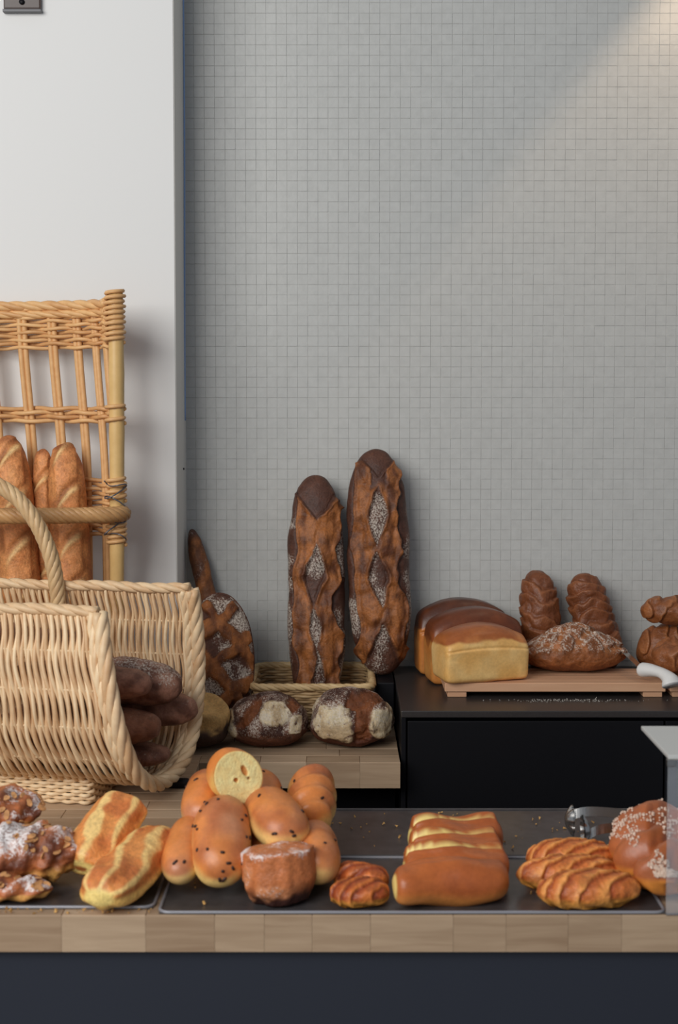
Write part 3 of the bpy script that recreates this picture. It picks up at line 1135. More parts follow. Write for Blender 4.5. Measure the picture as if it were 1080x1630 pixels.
# boards
def cutting_board(name, x0, x1, y0, y1, label):
    e = empty(name, ((x0 + x1) / 2, (y0 + y1) / 2, CTOP), label=label, cat='cutting board')
    hx, hy = (x1 - x0) / 2, (y1 - y0) / 2
    n = 5
    for k in range(n):
        a = -hy + 2 * hy * k / n
        bevel_box('plank', -hx, hx, a + 0.0001, a + 2 * hy / n - 0.0001, 0.0105, 0.0265, M_board, e, 0.0012, 1)
    for s_ in (-1, 1):
        xf = s_ * (hx - 0.022)
        bevel_box('foot', xf - 0.017, xf + 0.017, -hy + 0.004, hy - 0.004, 0.0003, 0.0104, M_board, e, 0.001, 1)
    return e


cutting_board('cutting_board', 0.188, 0.580, 2.285, 2.412, 'long beech cutting board on feet under the tin loaves')
cutting_board('cutting_board', 0.588, 0.93, 2.285, 2.412, 'second beech cutting board cut off by the right picture edge')


# floured batard in front, with crossing slashes
def m_flo(ctx):
    P, a = ctx['P'], ctx['a']
    wob = fbm(P, 30, 7) - 0.5
    top = ss(np.sin(a), 0.15, 0.45)
    d1 = (P[:, 0] * 0.75 + P[:, 1] * 0.9) / 0.036 + wob * 0.6
    d2 = (P[:, 0] * 0.75 - P[:, 1] * 0.9) / 0.036 + wob * 0.6
    g = np.maximum(ss(0.17 - np.abs(d1 - np.round(d1)), 0, 0.08), ss(0.17 - np.abs(d2 - np.round(d2)), 0, 0.08)) * top
    ctx['m'] = g
    e_ = np.maximum(np.exp(-((np.abs(d1 - np.round(d1)) - 0.24) / 0.11) ** 2), np.exp(-((np.abs(d2 - np.round(d2)) - 0.24) / 0.11) ** 2))
    ctx['flour'] = ss(np.sin(a), -0.25, 0.4) * (0.16 + 0.34 * e_ * top) * (0.3 + 1.2 * fbm(P, 34, 21))
    return -0.0035 * g + 0.0045 * (1 - g) * top + 0.006 * (fbm(P, 60, 3) - 0.5)


def c_flo(ctx):
    n = fbm(ctx['P'], 50, 13)
    c_ = mix(lin(104, 58, 30, G), lin(142, 84, 44, G), n)
    c_ = mix(c_, lin(150, 92, 50, G), ctx['m'])
    return np.concatenate([c_, ctx['flour'][:, None]], 1)


bread('floured_loaf', (0.338, 2.388, BT + 0.030), (0.532, 2.392, BT + 0.030), 0.10, 0.112, M_crust, 'low floured loaf with crossing cuts on the cutting board', 'bread',
      mod=m_flo, col=c_flo, seed=91, nu=170, nv=120, p=2.2, q=1.9, flat=0.53, lump=0.04, bend=lambda P: np.stack([P[:, 0], P[:, 1], np.where(P[:, 2] > 0, P[:, 2] * (1 - 0.42 * (np.abs(P[:, 0]) / 0.1) ** 1.2), P[:, 2])], 1))


# twisted brown loaves
def m_twist(Nt, k, amp):
    def f(ctx):
        ph = Nt * ctx['x'] + k * ctx['a'] / np.pi + 2.6 * (fbm(ctx['P'], 22, ctx['seed']) - 0.5)
        fr_ = ph - np.floor(ph)
        r = fr_ ** 0.7 * ss(1 - fr_, 0, 0.22)
        ctx['r'] = r
        return amp * (r - 0.5) * ss(1 - np.abs(ctx['x']), 0, 0.15)
    return f


def c_twist(c0, c1, hi):
    def f(ctx):
        n = fbm(ctx['P'], 45, ctx['seed'] + 3)
        c_ = mix(lin(*c0, G), lin(*c1, G), n)
        return mix(c_, lin(*hi, G), ss(ctx['r'], 0.55, 0.95) * 0.6)
    return f


TW = dict(nu=150, nv=90, p=3.0, q=2.2, flat=0.9, lump=0.07, lf=34)
cb = c_twist((96, 52, 28), (124, 70, 38), (150, 92, 54))
bread('twisted_loaf', (0.392, 2.472, CTOP + 0.004), (0.386, 2.520, 1.196), 0.078, 0.07, M_pastry, 'left of two twisted brown loaves standing behind the floured loaf', 'bread',
      up=(0, -1, 0.1), mod=m_twist(3.6, 1, 0.006), col=cb, seed=101, **TW)
bread('twisted_loaf', (0.522, 2.475, CTOP + 0.009), (0.468, 2.520, 1.190), 0.078, 0.07, M_pastry, 'right of two twisted brown loaves, leaning behind the floured loaf', 'bread',
      up=(0, -1, 0.1), mod=m_twist(4.2, 1, 0.007), col=cb, seed=102, **TW)
cb2 = c_twist((112, 62, 32), (146, 88, 48), (168, 108, 64))
bread('twisted_loaf', (0.575, 2.365, BT + 0.033), (0.76, 2.35, BT + 0.035), 0.080, 0.068, M_pastry, 'lowest twisted loaf of the pile at the right edge', 'bread',
      mod=m_twist(2.2, 1, 0.009), col=cb2, seed=103, **TW)
bread('twisted_loaf', (0.567, 2.452, CTOP + 0.050), (0.74, 2.462, CTOP + 0.050), 0.07, 0.104, M_pastry, 'middle twisted loaf of the pile at the right edge', 'bread',
      mod=m_twist(2.2, 1, 0.009), col=cb2, seed=104, **TW)
bread('twisted_loaf', (0.568, 2.436, BT + 0.104), (0.75, 2.430, BT + 0.105), 0.064, 0.058, M_pastry, 'topmost twisted loaf of the pile at the right edge', 'bread',
      mod=m_twist(2.6, 1, 0.008), col=cb2, seed=105, **TW)

# bread knife
kn = empty('bread_knife', (0.56, 2.30, 1.03), label='bread knife with white plastic handle lying across the cutting boards', cat='knife')
K0 = np.array((0.56, 2.30, 1.03))
hp = spline(np.array([(0.543, 2.305, 1.046), (0.555, 2.290, 1.048), (0.569, 2.272, 1.047), (0.579, 2.257, 1.040), (0.582, 2.250, 1.030)]) - K0, 30)
mb = MB(); mb.tube(hp, 0.0145 + 0.003 * np.cos(np.linspace(0, 6.3, 30)) + 0.002 * np.linspace(0, 1, 30), 14, flat=0.75)
obj('handle', mb.mesh('handle'), M_whitehandle, kn, label='white plastic handle')
mb = MB()
a = np.array((0.556, 2.296, 1.038)) - K0
d = np.array((-0.030, 0.112, 0.030)); d /= np.linalg.norm(d)
wv_ = np.array((-0.85, 0.0, 0.5)); wv_ -= d * np.dot(wv_, d); wv_ /= np.linalg.norm(wv_)
nn = np.cross(d, wv_)
V, Q = [], []
ns_ = 24
for i in range(ns_):
    t = i / (ns_ - 1)
    c0 = a + d * (0.125 * t)
    hw = 0.024 * (1 - 0.7 * max(0, t - 0.7) / 0.3)
    for sgn in (-1, 1):
        V += [c0 - wv_ * 0.006 + nn * sgn * 0.0008, c0 + wv_ * (hw + 0.001 * (i % 2)) + nn * sgn * 0.0003]
for i in range(ns_ - 1):
    b0, b1 = 4 * i, 4 * i + 4
    for j, k in ((0, 1), (1, 3), (3, 2), (2, 0)):
        Q.append((b0 + j, b0 + k, b1 + k, b1 + j))
mb.add(V, Q)
obj('blade', mb.mesh('blade', False), M_steel, kn, label='serrated steel blade')


# baguettes in the rack
def m_bag(Nc):
    def f(ctx):
        x, u, P, a = ctx['x'], ctx['u'], ctx['P'], ctx['a']
        ph = x * Nc + u * 0.42 + 0.28 * u * u + ctx['seed'] * 0.37 + 0.25 * (fbm(P, 14, ctx['seed'] + 5) - 0.5)
        fr_ = ph - np.floor(ph)
        m = ss(0.42 - np.abs(fr_ - 0.5) + 0.1 * (fbm(P, 30, ctx['seed']) - 0.5), 0, 0.1) * ss(0.62 - np.abs(u), 0, 0.12) * ss(np.sin(a), 0, 0.2)
        ctx['m'] = m
        edge = np.exp(-((fr_ - 0.90) / 0.07) ** 2) * ss(0.75 - np.abs(u), 0, 0.5) * ss(np.sin(a), 0, 0.2)
        ctx['e'] = edge
        return 0.003 * m + 0.005 * edge + 0.003 * (fbm(P, 40, ctx['seed'] + 8) - 0.5)
    return f


def c_bag(ctx):
    n = fbm(ctx['P'], 40, ctx['seed'] + 2)
    c_ = mix(lin(136, 84, 46, 1.75), lin(172, 116, 68, 1.75), ss(n, 0.3, 0.7))
    c_ = mix(c_, mix(lin(164, 100, 56, 1.75), lin(190, 134, 84, 1.75), n), ctx['m'])
    c_ = mix(c_, lin(210, 164, 112, 1.75), ctx['e'] * 0.8)
    return mix(c_, lin(120, 66, 38, 1.75), ss(np.abs(ctx['x']), 0.93, 0.99) * 0.7)


for A_, B_, W_, sd_, lb, up_ in (
        ((-0.545, 2.285, CT + 0.008), (-0.590, 2.320, 1.462), 0.072, 1, 'baguette cut off by the left picture edge, in the rack', (0.3, -1, 0)),
        ((-0.508, 2.325, CT + 0.012), (-0.534, 2.346, 1.438), 0.046, 2, 'narrow baguette half hidden between two wider ones in the rack', (-0.3, -1, 0)),
        ((-0.450, 2.262, CT + 0.008), (-0.489, 2.312, 1.450), 0.068, 3, 'pale golden baguette nearest the cane post of the rack', (0.2, -1, 0))):
    bread('baguette', A_, B_, W_, W_ * 0.86, M_crust, lb, 'bread', up=up_, mod=m_bag(3.2), col=c_bag, seed=sd_ + 110, nu=150, nv=64, p=6, q=2.4, flat=0.9, lump=0.03, group='baguettes in the wicker rack')

# dark loaves inside the trough basket
def c_darkloaf(ctx):
    P = ctx['P']
    n = fbm(P, 50, ctx['seed'])
    c_ = mix(lin(98, 62, 48, G), lin(148, 104, 84, G), ss(n, 0.3, 0.7))
    c_ = mix(c_, lin(146, 90, 58, G), ss(fbm(P, 16, ctx['seed'] + 2), 0.5, 0.7) * 0.5)
    fl = ss(fbm(P, 25, ctx['seed'] + 4) + 0.5 * ctx['top'], 0.6, 1.0) * (0.38 if ctx['seed'] == 135 else 0.16)
    return np.concatenate([c_, fl[:, None]], 1)


def tb(x, y, z):
    v = BK + ux * x + uy * y
    return (v[0], v[1], CT + z)


for n_, (A_, B_, W_, H_, lb) in enumerate((
        ((-0.20, -0.030, 0.184), (0.022, -0.040, 0.178), 0.062, 0.050, 'dark loaf at the front top of the heap in the trough basket'),
        ((-0.20, 0.036, 0.176), (0.046, 0.032, 0.160), 0.080, 0.072, 'flour dusted dark loaf on top of the heap in the trough basket'),
        ((-0.20, 0.090, 0.118), (0.058, 0.076, 0.112), 0.066, 0.062, 'dark loaf reaching furthest out towards the plaited basket end'),
        ((-0.22, -0.012, 0.108), (0.026, -0.012, 0.106), 0.078, 0.058, 'dark loaf in the middle of the heap in the trough basket'),
        ((-0.22, -0.075, 0.110), (-0.014, -0.078, 0.100), 0.060, 0.058, 'dark loaf low at the front side of the trough basket'),
        ((-0.22, 0.010, 0.060), (0.034, 0.008, 0.058), 0.086, 0.036, 'lowest dark loaf on the floor of the trough basket'),
        ((-0.30, -0.035, 0.246), (-0.060, -0.062, 0.232), 0.055, 0.052, 'dark loaf end peeping out high behind the front rim of the trough basket'))):
    bread('dark_loaf', tb(*A_), tb(*B_), W_, H_, M_flour, lb, 'bread', col=c_darkloaf, seed=130 + n_ * 5, nu=80, nv=64, p=5, q=2.4, flat=0.9, lump=0.10, lf=30, group='dark loaves in the trough basket')

bevel_box('tool_handle', -0.275, -0.235, 2.005, 2.022, CT + 0.0005, CT + 0.014, M_black, None, 0.005, 3, label='small black handle lying under the plaited end of the basket', cat='handle')


# ------------------------------------------------------------------ trays
def tray(x0, x1, y0, y1, z, label, rim=None):
    e = empty('baking_tray', ((x0 + x1) / 2, (y0 + y1) / 2, z), label=label, cat='tray', group='black baking trays on the worktop')
    hx, hy = (x1 - x0) / 2, (y1 - y0) / 2
    bevel_box('sheet', -hx, hx, -hy, hy, 0.0004, 0.0022, M_tray, e, 0.0006, 1)
    P2, S = rrect(hx, hy, 0.012)
    mb = MB(); mb.tube(np.stack([P2[:, 0], P2[:, 1], 0.0026 + 0 * S], 1), 0.0020, 8)
    obj('rolled_rim', mb.mesh('rolled_rim'), rim or M_trayrim, e)
    return e


TF = CT + 0.0024
tray(-0.213, 0.386, 1.507, 1.692, CT, 'long dark baking tray at the counter edge under the brioche rolls')
tray(-0.205, 0.50, 1.697, 1.895, CT, 'rear dark baking tray carrying the steel tongs', M_tray)
tray(-0.70, -0.222, 1.523, 1.66, CT, 'dark baking tray at left under the sugar dusted croissants')


# ------------------------------------------------------------------ soft buns
GB = 1.42


def c_bun(ctx):
    P = ctx['P']
    n = fbm(P, 30, ctx['seed'])
    k = ctx['top'] + 0.5 * (n - 0.5)
    pale = mix(lin(214, 168, 98, GB), lin(224, 186, 118, GB), n)
    brown = mix(lin(192, 116, 58, GB), lin(158, 90, 52, GB), ss(n, 0.3, 0.7))
    c_ = mix(pale, brown, ss(k, -0.12, 0.52))
    c_ = mix(c_, lin(190, 138, 104, GB), ss(fbm(P, 14, ctx['seed'] + 5), 0.5, 0.75) * 0.5)
    return c_


def chips(o, P, ctx, n, seed, size=0.0024, lo=0.0):
    rs = np.random.RandomState(seed)
    top = np.where(ctx['top'] > lo)[0]
    mb = MB()
    for i in rs.choice(top, n):
        c0, nr = P[i], ctx['n'][i]
        t = np.cross(nr, rs.normal(size=3)); t /= np.linalg.norm(t)
        l = size * rs.uniform(0.7, 1.8)
        mb.tube([c0 - t * l, c0 - t * l * 0.6, c0 + t * l * 0.6, c0 + t * l], [size * 0.3, size * 0.8, size * 0.8, size * 0.3], 6)
    return obj('chocolate_chips', mb.mesh('chips'), M_choc, o, kind='stuff')


BUN = dict(nu=80, nv=56, p=3.2, q=2.2, flat=0.9, lump=0.05, lf=18, col=c_bun)
gp = 'soft buns heaped on the baking tray'
buns = [
    # tips A (towards shop), B (away), W, H, up, label, chips
    ((-0.195, 1.545, 0.950), (-0.193, 1.675, 0.972), 0.054, 0.054, (-0.15, -0.3, 1), 'pale small bun at the left foot of the bun heap', 4),
    ((-0.143, 1.538, 0.946), (-0.150, 1.655, 1.008), 0.074, 0.068, (0, -0.5, 1), 'large upright bun dotted with chocolate at the front of the heap', 26),
    ((-0.178, 1.650, 0.986), (-0.180, 1.780, 0.998), 0.062, 0.064, (-0.3, -0.2, 1), 'golden bun behind the large chocolate dotted one, under the cut bun', 3),
    ((-0.108, 1.655, 0.984), (-0.110, 1.785, 0.996), 0.066, 0.064, (0.1, -0.2, 1), 'bun in the middle of the heap, right of the cut bun', 8),
    ((-0.058, 1.578, 0.985), (-0.104, 1.690, 1.002), 0.072, 0.064, (0.2, -0.4, 1), 'bun with rounded end facing the shop, above the sugared cake', 9),
    ((-0.040, 1.672, 0.968), (-0.036, 1.790, 1.002), 0.064, 0.074, (0.1, -0.6, 1), 'ridged bun standing highest at the right of the heap', 3),
    ((-0.023, 1.550, 0.954), (-0.034, 1.680, 0.958), 0.058, 0.062, (0.2, -0.3, 1), 'bun at the right foot of the heap beside the sugared cake', 4),
    ((-0.092, 1.605, 0.950), (-0.100, 1.700, 0.950), 0.054, 0.046, (0, 0, 1), 'bun mostly hidden behind the sugared cake', 2),
    ((-0.180, 1.700, 0.948), (-0.150, 1.820, 0.948), 0.066, 0.048, (0, 0, 1), 'bun hidden at the rear left base of the heap', 0),
    ((-0.090, 1.705, 0.947), (-0.060, 1.830, 0.947), 0.066, 0.046, (0, 0, 1), 'bun hidden at the rear right base of the heap', 0),
]
for k, (A_, B_, W_, H_, up_, lb, nc) in enumerate(buns):
    ridge = None
    if k == 5:
        def ridge(ctx):
            return 0.0025 * np.sin(ctx['x'] * 14 + ctx['u'] * 2)
    o, ctx, P = bread('bun', A_, B_, W_, H_, M_soft, lb, 'bun', up=up_, group=gp, seed=150 + k * 3, mod=ridge, **BUN)
    if nc:
        chips(o, P, ctx, nc, 9 + k)

# cut bun on top: body is an open half, the cut face its own part
def bun_cut():
    nu, nv = 40, 60
    L, R = 0.085, 0.0325
    rs_ = []
    V = []
    A = np.linspace(0, 2 * np.pi, nv, endpoint=False)
    for i in range(nu):
        t = i / (nu - 1)
        x = -L * t
        r = R * (1 - t ** 3.0) ** 0.5 * (1 - 0.015 * math.cos(9 * t)) if t < 1 else 0.0005
        V.append(np.stack([np.full(nv, x), r * np.cos(A) * 1.02, r * np.sin(A) * 1.08], 1))
    V = np.array(V)
    V += (fbm(V, 30, 5) - 0.5)[..., None] * 0.003
    idx = np.arange(nu * nv).reshape(nu, nv)
    Q = np.stack([idx[:-1], np.roll(idx[:-1], -1, 1), np.roll(idx[1:], -1, 1), idx[1:]], -1).reshape(-1, 4)
    flat_ = V.reshape(-1, 3)
    n = fbm(flat_, 30, 8)
    c_ = mix(lin(220, 178, 100, GB), lin(200, 118, 54, GB), ss(flat_[:, 2] / R + (n - 0.5), 0.0, 0.6))
    mb = MB(); mb.add(flat_, Q)
    body = mb.mesh('cut_bun', True, c_)
    # face with two holes pressed in
    rr = np.linspace(0, 1, 26)
    F = []
    for r in rr:
        F.append(V[0] * np.array((0, r, r)) + np.array((0.0, 0, 0)))
    F = np.array(F).reshape(-1, 3)
    d = np.zeros(len(F))
    cc = mix(lin(222, 184, 120, GB), lin(234, 206, 150, GB), fbm(F, 130, 3))
    for cy, cz, ry, rz in ((0.011, 0.003, 0.0035, 0.0070), (-0.004, -0.002, 0.0028, 0.003), (0.012, -0.008, 0.0015, 0.002)):
        e = ((F[:, 1] - cy) / ry) ** 2 + ((F[:, 2] - cz) / rz) ** 2
        h = ss(1.3 - e, 0, 0.6)
        d -= 0.005 * h
        cc = mix(cc, lin(190, 112, 52, GB), h * 0.8)
    F[:, 0] += 0.0008 + d + (fbm(F, 300, 2) - 0.5) * 0.0012
    edge = np.repeat(rr, nv) > 0.985
    F[edge, 0] = 0
    cc[edge] = lin(206, 150, 80, GB)
    idx = np.arange(26 * nv).reshape(26, nv)
    Q = np.stack([idx[:-1], idx[1:], np.roll(idx[1:], -1, 1), np.roll(idx[:-1], -1, 1)], -1).reshape(-1, 4)
    mb = MB(); mb.add(F, Q)
    return body, mb.mesh('cut_face', True, cc)


bme, fme = bun_cut()
Mx = frame((-0.172, 1.78, 1.040), (-0.125, 1.650, 1.058), (-0.35, -0.3, 1))
Mx.translation = Vector((-0.130, 1.655, 1.041))
cbn = obj('cut_bun', bme, M_soft, None, Mx, label='halved bun showing its yellow crumb on top of the heap', cat='bun')
obj('cut_face', fme, M_crumb, cbn, Matrix.Identity(4), label='yellow crumb with two holes')


# sugared fluted cake
def fluted():
    nu, nv = 60, 120
    A = np.linspace(0, 2 * np.pi, nv, endpoint=False)
    V, C = [], []
    H = 0.060
    for i in range(nu):
        t = i / (nu - 1)
        if t < 0.12:
            r = 0.031 * (t / 0.12) ** 0.5
            z = 0.004 * (1 - (t / 0.12))
        elif t < 0.8:
            k = (t - 0.12) / 0.68
            r = 0.031 + 0.0105 * math.sin(min(1.0, k * 2.2) * 1.57) - 0.0015 * k
            z = 0.001 + H * k
        else:
            k = (t - 0.8) / 0.2
            r = 0.040 * (1 - k) ** 0.6 + 0.0002
            z = 0.001 + H + 0.004 * math.sin(k * 1.57)
        fl = 1 + (0.016 * np.sin(A * 9) + 0.014 * np.sin(A * 14 + 1)) * (1 if 0.12 <= t <= 0.85 else 0.3)
        V.append(np.stack([r * fl * np.cos(A), r * fl * np.sin(A), np.full(nv, z)], 1))
    V = np.array(V).reshape(-1, 3)
    V += (fbm(V, 60, 4)[:, None] - 0.5) * 0.005
    n = fbm(V, 50, 6)
    h = V[:, 2] / H
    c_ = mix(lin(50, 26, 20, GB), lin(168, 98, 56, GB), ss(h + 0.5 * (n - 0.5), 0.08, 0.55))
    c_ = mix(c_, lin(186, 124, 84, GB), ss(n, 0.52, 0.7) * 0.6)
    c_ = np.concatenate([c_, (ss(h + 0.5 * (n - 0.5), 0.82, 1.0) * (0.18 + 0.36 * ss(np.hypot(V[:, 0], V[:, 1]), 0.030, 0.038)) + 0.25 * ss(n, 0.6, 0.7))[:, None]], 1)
    idx = np.arange(nu * nv).reshape(nu, nv)
    Q = np.stack([idx[:-1], np.roll(idx[:-1], -1, 1), np.roll(idx[1:], -1, 1), idx[1:]], -1).reshape(-1, 4)
    mb = MB(); mb.add(V, Q)
    return mb.mesh('fluted_cake', True, c_)


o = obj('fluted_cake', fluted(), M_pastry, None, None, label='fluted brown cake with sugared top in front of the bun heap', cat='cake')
o.location = (-0.070, 1.546, TF + 0.001)
o.rotation_euler = (math.radians(-5), math.radians(-5), 0)
o.scale = (1.08, 0.9, 0.98)


# ------------------------------------------------------------------ brioche rolls with a split
def m_roll(slit):
    """split crest: the rear flap stands proud, so the pale tear faces the shop"""
    def f(ctx):
        x, P, a = ctx['x'], ctx['P'], ctx['a']
        um = ctx['u'] + 0.16 * np.sin(x * 2.6 + ctx['seed']) + 0.10 * x
        up_ = ss(np.sin(a), 0, 0.2) * ss(0.96 - np.abs(x), 0, 0.1)
        taper = 0.35 + 0.65 * ss(-x, -0.7, 0.4)
        g = ss(um, 0.04, 0.10) * ss(0.30 - um, 0, 0.10) * up_ * taper
        ctx['g'] = g * slit
        flap = ss(um, 0.10, 0.34) * ss(0.95 - um, 0, 0.4) * up_
        ear = np.exp(-((um + 0.06) / 0.10) ** 2) * up_
        return slit * (-0.004 * g + 0.008 * flap + 0.003 * ear) + 0.003 * np.sin(x * 4 + ctx['u'] * 2 + ctx['seed'])
    return f


def c_roll(ctx):
    P = ctx['P']
    n = fbm(P, 26, ctx['seed'])
    k = ctx['top'] + 0.4 * (n - 0.5)
    c_ = mix(lin(186, 118, 58, GB), mix(lin(172, 94, 42, GB), lin(134, 66, 31, GB), n), ss(k, -0.6, 0.1))
    end = ss(-ctx['n'][:, 0] + 0.25 * n, 0.50, 0.75)
    c_ = mix(c_, lin(232, 190, 116, GB), np.maximum(end, ss(ctx['g'], 0.2, 0.55)))
    return c_


for k, (xa_, xb_, yc, sk, zt, lb) in enumerate((
        (0.064, 0.206, 1.536, -0.013, 0.054, 'frontmost of the four brioche rolls in a row'),
        (0.078, 0.212, 1.588, -0.006, 0.050, 'second of the four brioche rolls counted from the counter edge'),
        (0.089, 0.208, 1.641, -0.006, 0.050, 'third of the four brioche rolls counted from the counter edge'),
        (0.094, 0.214, 1.694, -0.006, 0.050, 'rearmost of the four brioche rolls in a row'))):
    bread('brioche_roll', (xa_, yc + sk, TF + zt / 2 - 0.002), (xb_, yc - sk + 0.004, TF + zt / 2 - 0.004), 0.052, zt, M_soft, lb, 'bread',
          group='four brioche rolls', mod=m_roll(0.15 if k == 0 else 1.0), col=c_roll, seed=190 + k * 7, nu=120, nv=80, p=8, q=3.0, flat=0.95, lump=0.06, lf=20)


# ------------------------------------------------------------------ plaited pastries
def m_plait(Nt, amp, sl=0.9):
    def f(ctx):
        wob = fbm(ctx['P'], 30, ctx['seed']) - 0.5
        ph = Nt * ctx['x'] - sl * ctx['u'] + 1.3 * wob
        fr_ = ph - np.floor(ph)
        r = fr_ ** 0.8 * ss(1 - fr_, 0, 0.18)          # overlapping straps: slow rise, sharp fall
        ctx['r'] = r
        fl = fbm(ctx['P'], 110, ctx['seed'] + 6) - 0.5
        return (amp * (r - 0.4) + 0.003 * fl) * ss(1 - np.abs(ctx['x']), 0, 0.1)
    return f


def c_plait(c_lo, c_mid, c_hi):
    def f(ctx):
        n = fbm(ctx['P'], 60, ctx['seed'] + 3)
        c_ = mix(lin(*c_lo, GB), lin(*c_mid, GB), ss(ctx['r'] + 0.4 * (n - 0.5), 0.05, 0.4))
        c_ = mix(c_, lin(*c_hi, GB), ss(ctx['r'] + 0.6 * (n - 0.5), 0.45, 0.9))
        c_ = mix(c_, lin(*c_lo, GB), ss(n, 0.56, 0.72) * 0.6)
        base_ = ss(-ctx['n'][:, 2] - 0.1 * n, -0.1, 0.5)
        return mix(c_, lin(196, 140, 60, GB), base_ * 0.7)
    return f


cpl = c_plait((140, 66, 30), (178, 98, 46), (212, 142, 74))
for k, (A_, B_, W_, H_, lb) in enumerate((
        ((0.236, 1.518, TF + 0.019), (0.360, 1.532, TF + 0.020), 0.050, 0.046, 'front one of three plaited golden pastries'),
        ((0.220, 1.576, TF + 0.019), (0.350, 1.586, TF + 0.020), 0.048, 0.046, 'middle one of three plaited golden pastries'),
        ((0.238, 1.634, TF + 0.019), (0.358, 1.640, TF + 0.020), 0.048, 0.046, 'rear one of three plaited golden pastries'))):
    bread('plaited_pastry', A_, B_, W_, H_, M_pastry, lb, 'pastry', group='three plaited pastries', mod=m_plait(2.0, 0.0045, 1.5), col=cpl, seed=220 + k * 3, nu=150, nv=100, p=2.8, q=1.7, flat=0.8, lump=0.07)
cps = c_plait((112, 46, 22), (146, 68, 30), (186, 104, 46))
bread('plaited_pastry', (-0.012, 1.528, TF + 0.014), (0.060, 1.532, TF + 0.015), 0.044, 0.034, M_pastry, 'front one of two small dark plaited pastries beside the sugared cake', 'pastry',
      mod=m_plait(1.5, 0.004, 1.4), col=cps, seed=231, nu=90, nv=64, p=3, q=2, flat=0.85, lump=0.06)
bread('plaited_pastry', (-0.006, 1.586, TF + 0.016), (0.060, 1.558, TF + 0.017), 0.034, 0.038, M_pastry, 'rear one of two small dark plaited pastries beside the sugared cake', 'pastry',
      mod=m_plait(1.5, 0.004, 1.4), col=cps, seed=235, nu=90, nv=64, p=3, q=2, flat=0.85, lump=0.06)


# sugar-topped brioche plait, right
def m_lobes(ctx):
    ph = 2.1 * ctx['x'] + 0.35 * np.sign(ctx['u']) * ss(np.abs(ctx['u']), 0, 0.3) + 0.2
    r = np.abs(np.sin(ph * np.pi))
    ctx['r'] = r
    return 0.020 * (r ** 0.7 - 0.75) * ss(1 - np.abs(ctx['x']), 0, 0.12)


def c_sug(ctx):
    n = fbm(ctx['P'], 24, ctx['seed'])
    c_ = mix(lin(196, 122, 52, GB), mix(lin(132, 70, 40, GB), lin(164, 94, 54, GB), n), ss(ctx['n'][:, 2] + 0.4 * (n - 0.5), -0.5, 0.1))
    return c_


o, ctx, P = bread('sugar_brioche', (0.384, 1.520, TF + 0.034), (0.424, 1.725, TF + 0.040), 0.108, 0.078, M_soft, 'plump plaited brioche strewn with pearl sugar under the display top', 'bread',
                  mod=m_lobes, col=c_sug, seed=241, nu=120, nv=90, p=2.8, q=2.0, flat=0.85, lump=0.05)
rs = np.random.RandomState(4)
cand = np.where((ctx['n'][:, 2] > 0.25) & (fbm(ctx['P'], 22, 88) > 0.52))[0]
mb = MB()
for i in rs.choice(cand, 1500):
    q = rs.normal(size=4); q /= np.linalg.norm(q)
    from mathutils import Quaternion
    R = np.array(Quaternion(q).to_matrix())
    h = rs.uniform(0.0006, 0.0017)
    mb.box(-h, h, -h * 0.8, h * 0.8, -h * 0.7, h * 0.7, rot=R, loc=P[i] + ctx['n'][i] * h * 0.6)
obj('pearl_sugar', mb.mesh('pearl_sugar', False), M_sugar, o, kind='stuff', label='white pearl sugar')


# ------------------------------------------------------------------ flaky pastries at left
def m_flaky(k1, amp, k2=2.0):
    def f(ctx):
        wob = fbm(ctx['P'], 18, ctx['seed']) - 0.5
        ph = k1 * ctx['a'] / np.pi + k2 * ctx['x'] + 1.1 * wob
        r = 0.5 + 0.5 * np.sin(2 * np.pi * ph)
        ctx['r'] = r
        ctx['open'] = 1.0 if ctx['seed'] == 251 else 0.0
        fl = fbm(ctx['P'], 110, ctx['seed'] + 6) - 0.5
        return (amp * (r - 0.5) + 0.0015 * fl) * ss(1 - np.abs(ctx['x']), 0, 0.12)
    return f


def c_flaky(ctx):
    n = fbm(ctx['P'], 40, ctx['seed'] + 3)
    c_ = mix(lin(176, 100, 50, GB), lin(202, 130, 68, GB), ss(n, 0.3, 0.7))
    c_ = mix(c_, lin(226, 178, 112, GB), ss(ctx['r'] + 0.5 * (n - 0.5), 0.66, 1.0))
    c_ = mix(c_, lin(218, 168, 92, GB), ss(-ctx['n'][:, 2], -0.15, 0.3))
    c_ = mix(c_, lin(226, 186, 112, GB), ss(-ctx['n'][:, 0] + 0.1 * n, 0.5, 0.75))
    e = (ctx['P'][:, 1] / 0.010) ** 2 + ((ctx['P'][:, 2] + 0.002) / 0.006) ** 2
    return mix(c_, lin(150, 84, 40, GB), ss(1.2 - e, 0, 0.6) * (ctx['x'] < -0.9) * ctx['open'])  # shade inside the end's hole is painted as a dark spot, nothing hollowed


bread('flaky_roll', (-0.322, 1.588, TF + 0.024), (-0.280, 1.690, TF + 0.076), 0.072, 0.046, M_pastry, 'shorter flaky golden roll next to the sugared croissants', 'pastry', up=(-0.15, -0.6, 1),
      mod=m_flaky(3.0, 0.0028, 0.30), col=c_flaky, seed=251, nu=130, nv=110, p=9, q=4, flat=0.9, lump=0.06)
bread('flaky_roll', (-0.282, 1.490, TF + 0.023), (-0.228, 1.668, TF + 0.036), 0.076, 0.056, M_pastry, 'long flaky golden roll overhanging the counter edge', 'pastry', up=(-0.1, -0.3, 1),
      mod=m_flaky(3.0, 0.0032, 0.35), col=c_flaky, seed=261, nu=140, nv=110, p=4.5, q=2.4, flat=0.9, lump=0.07)


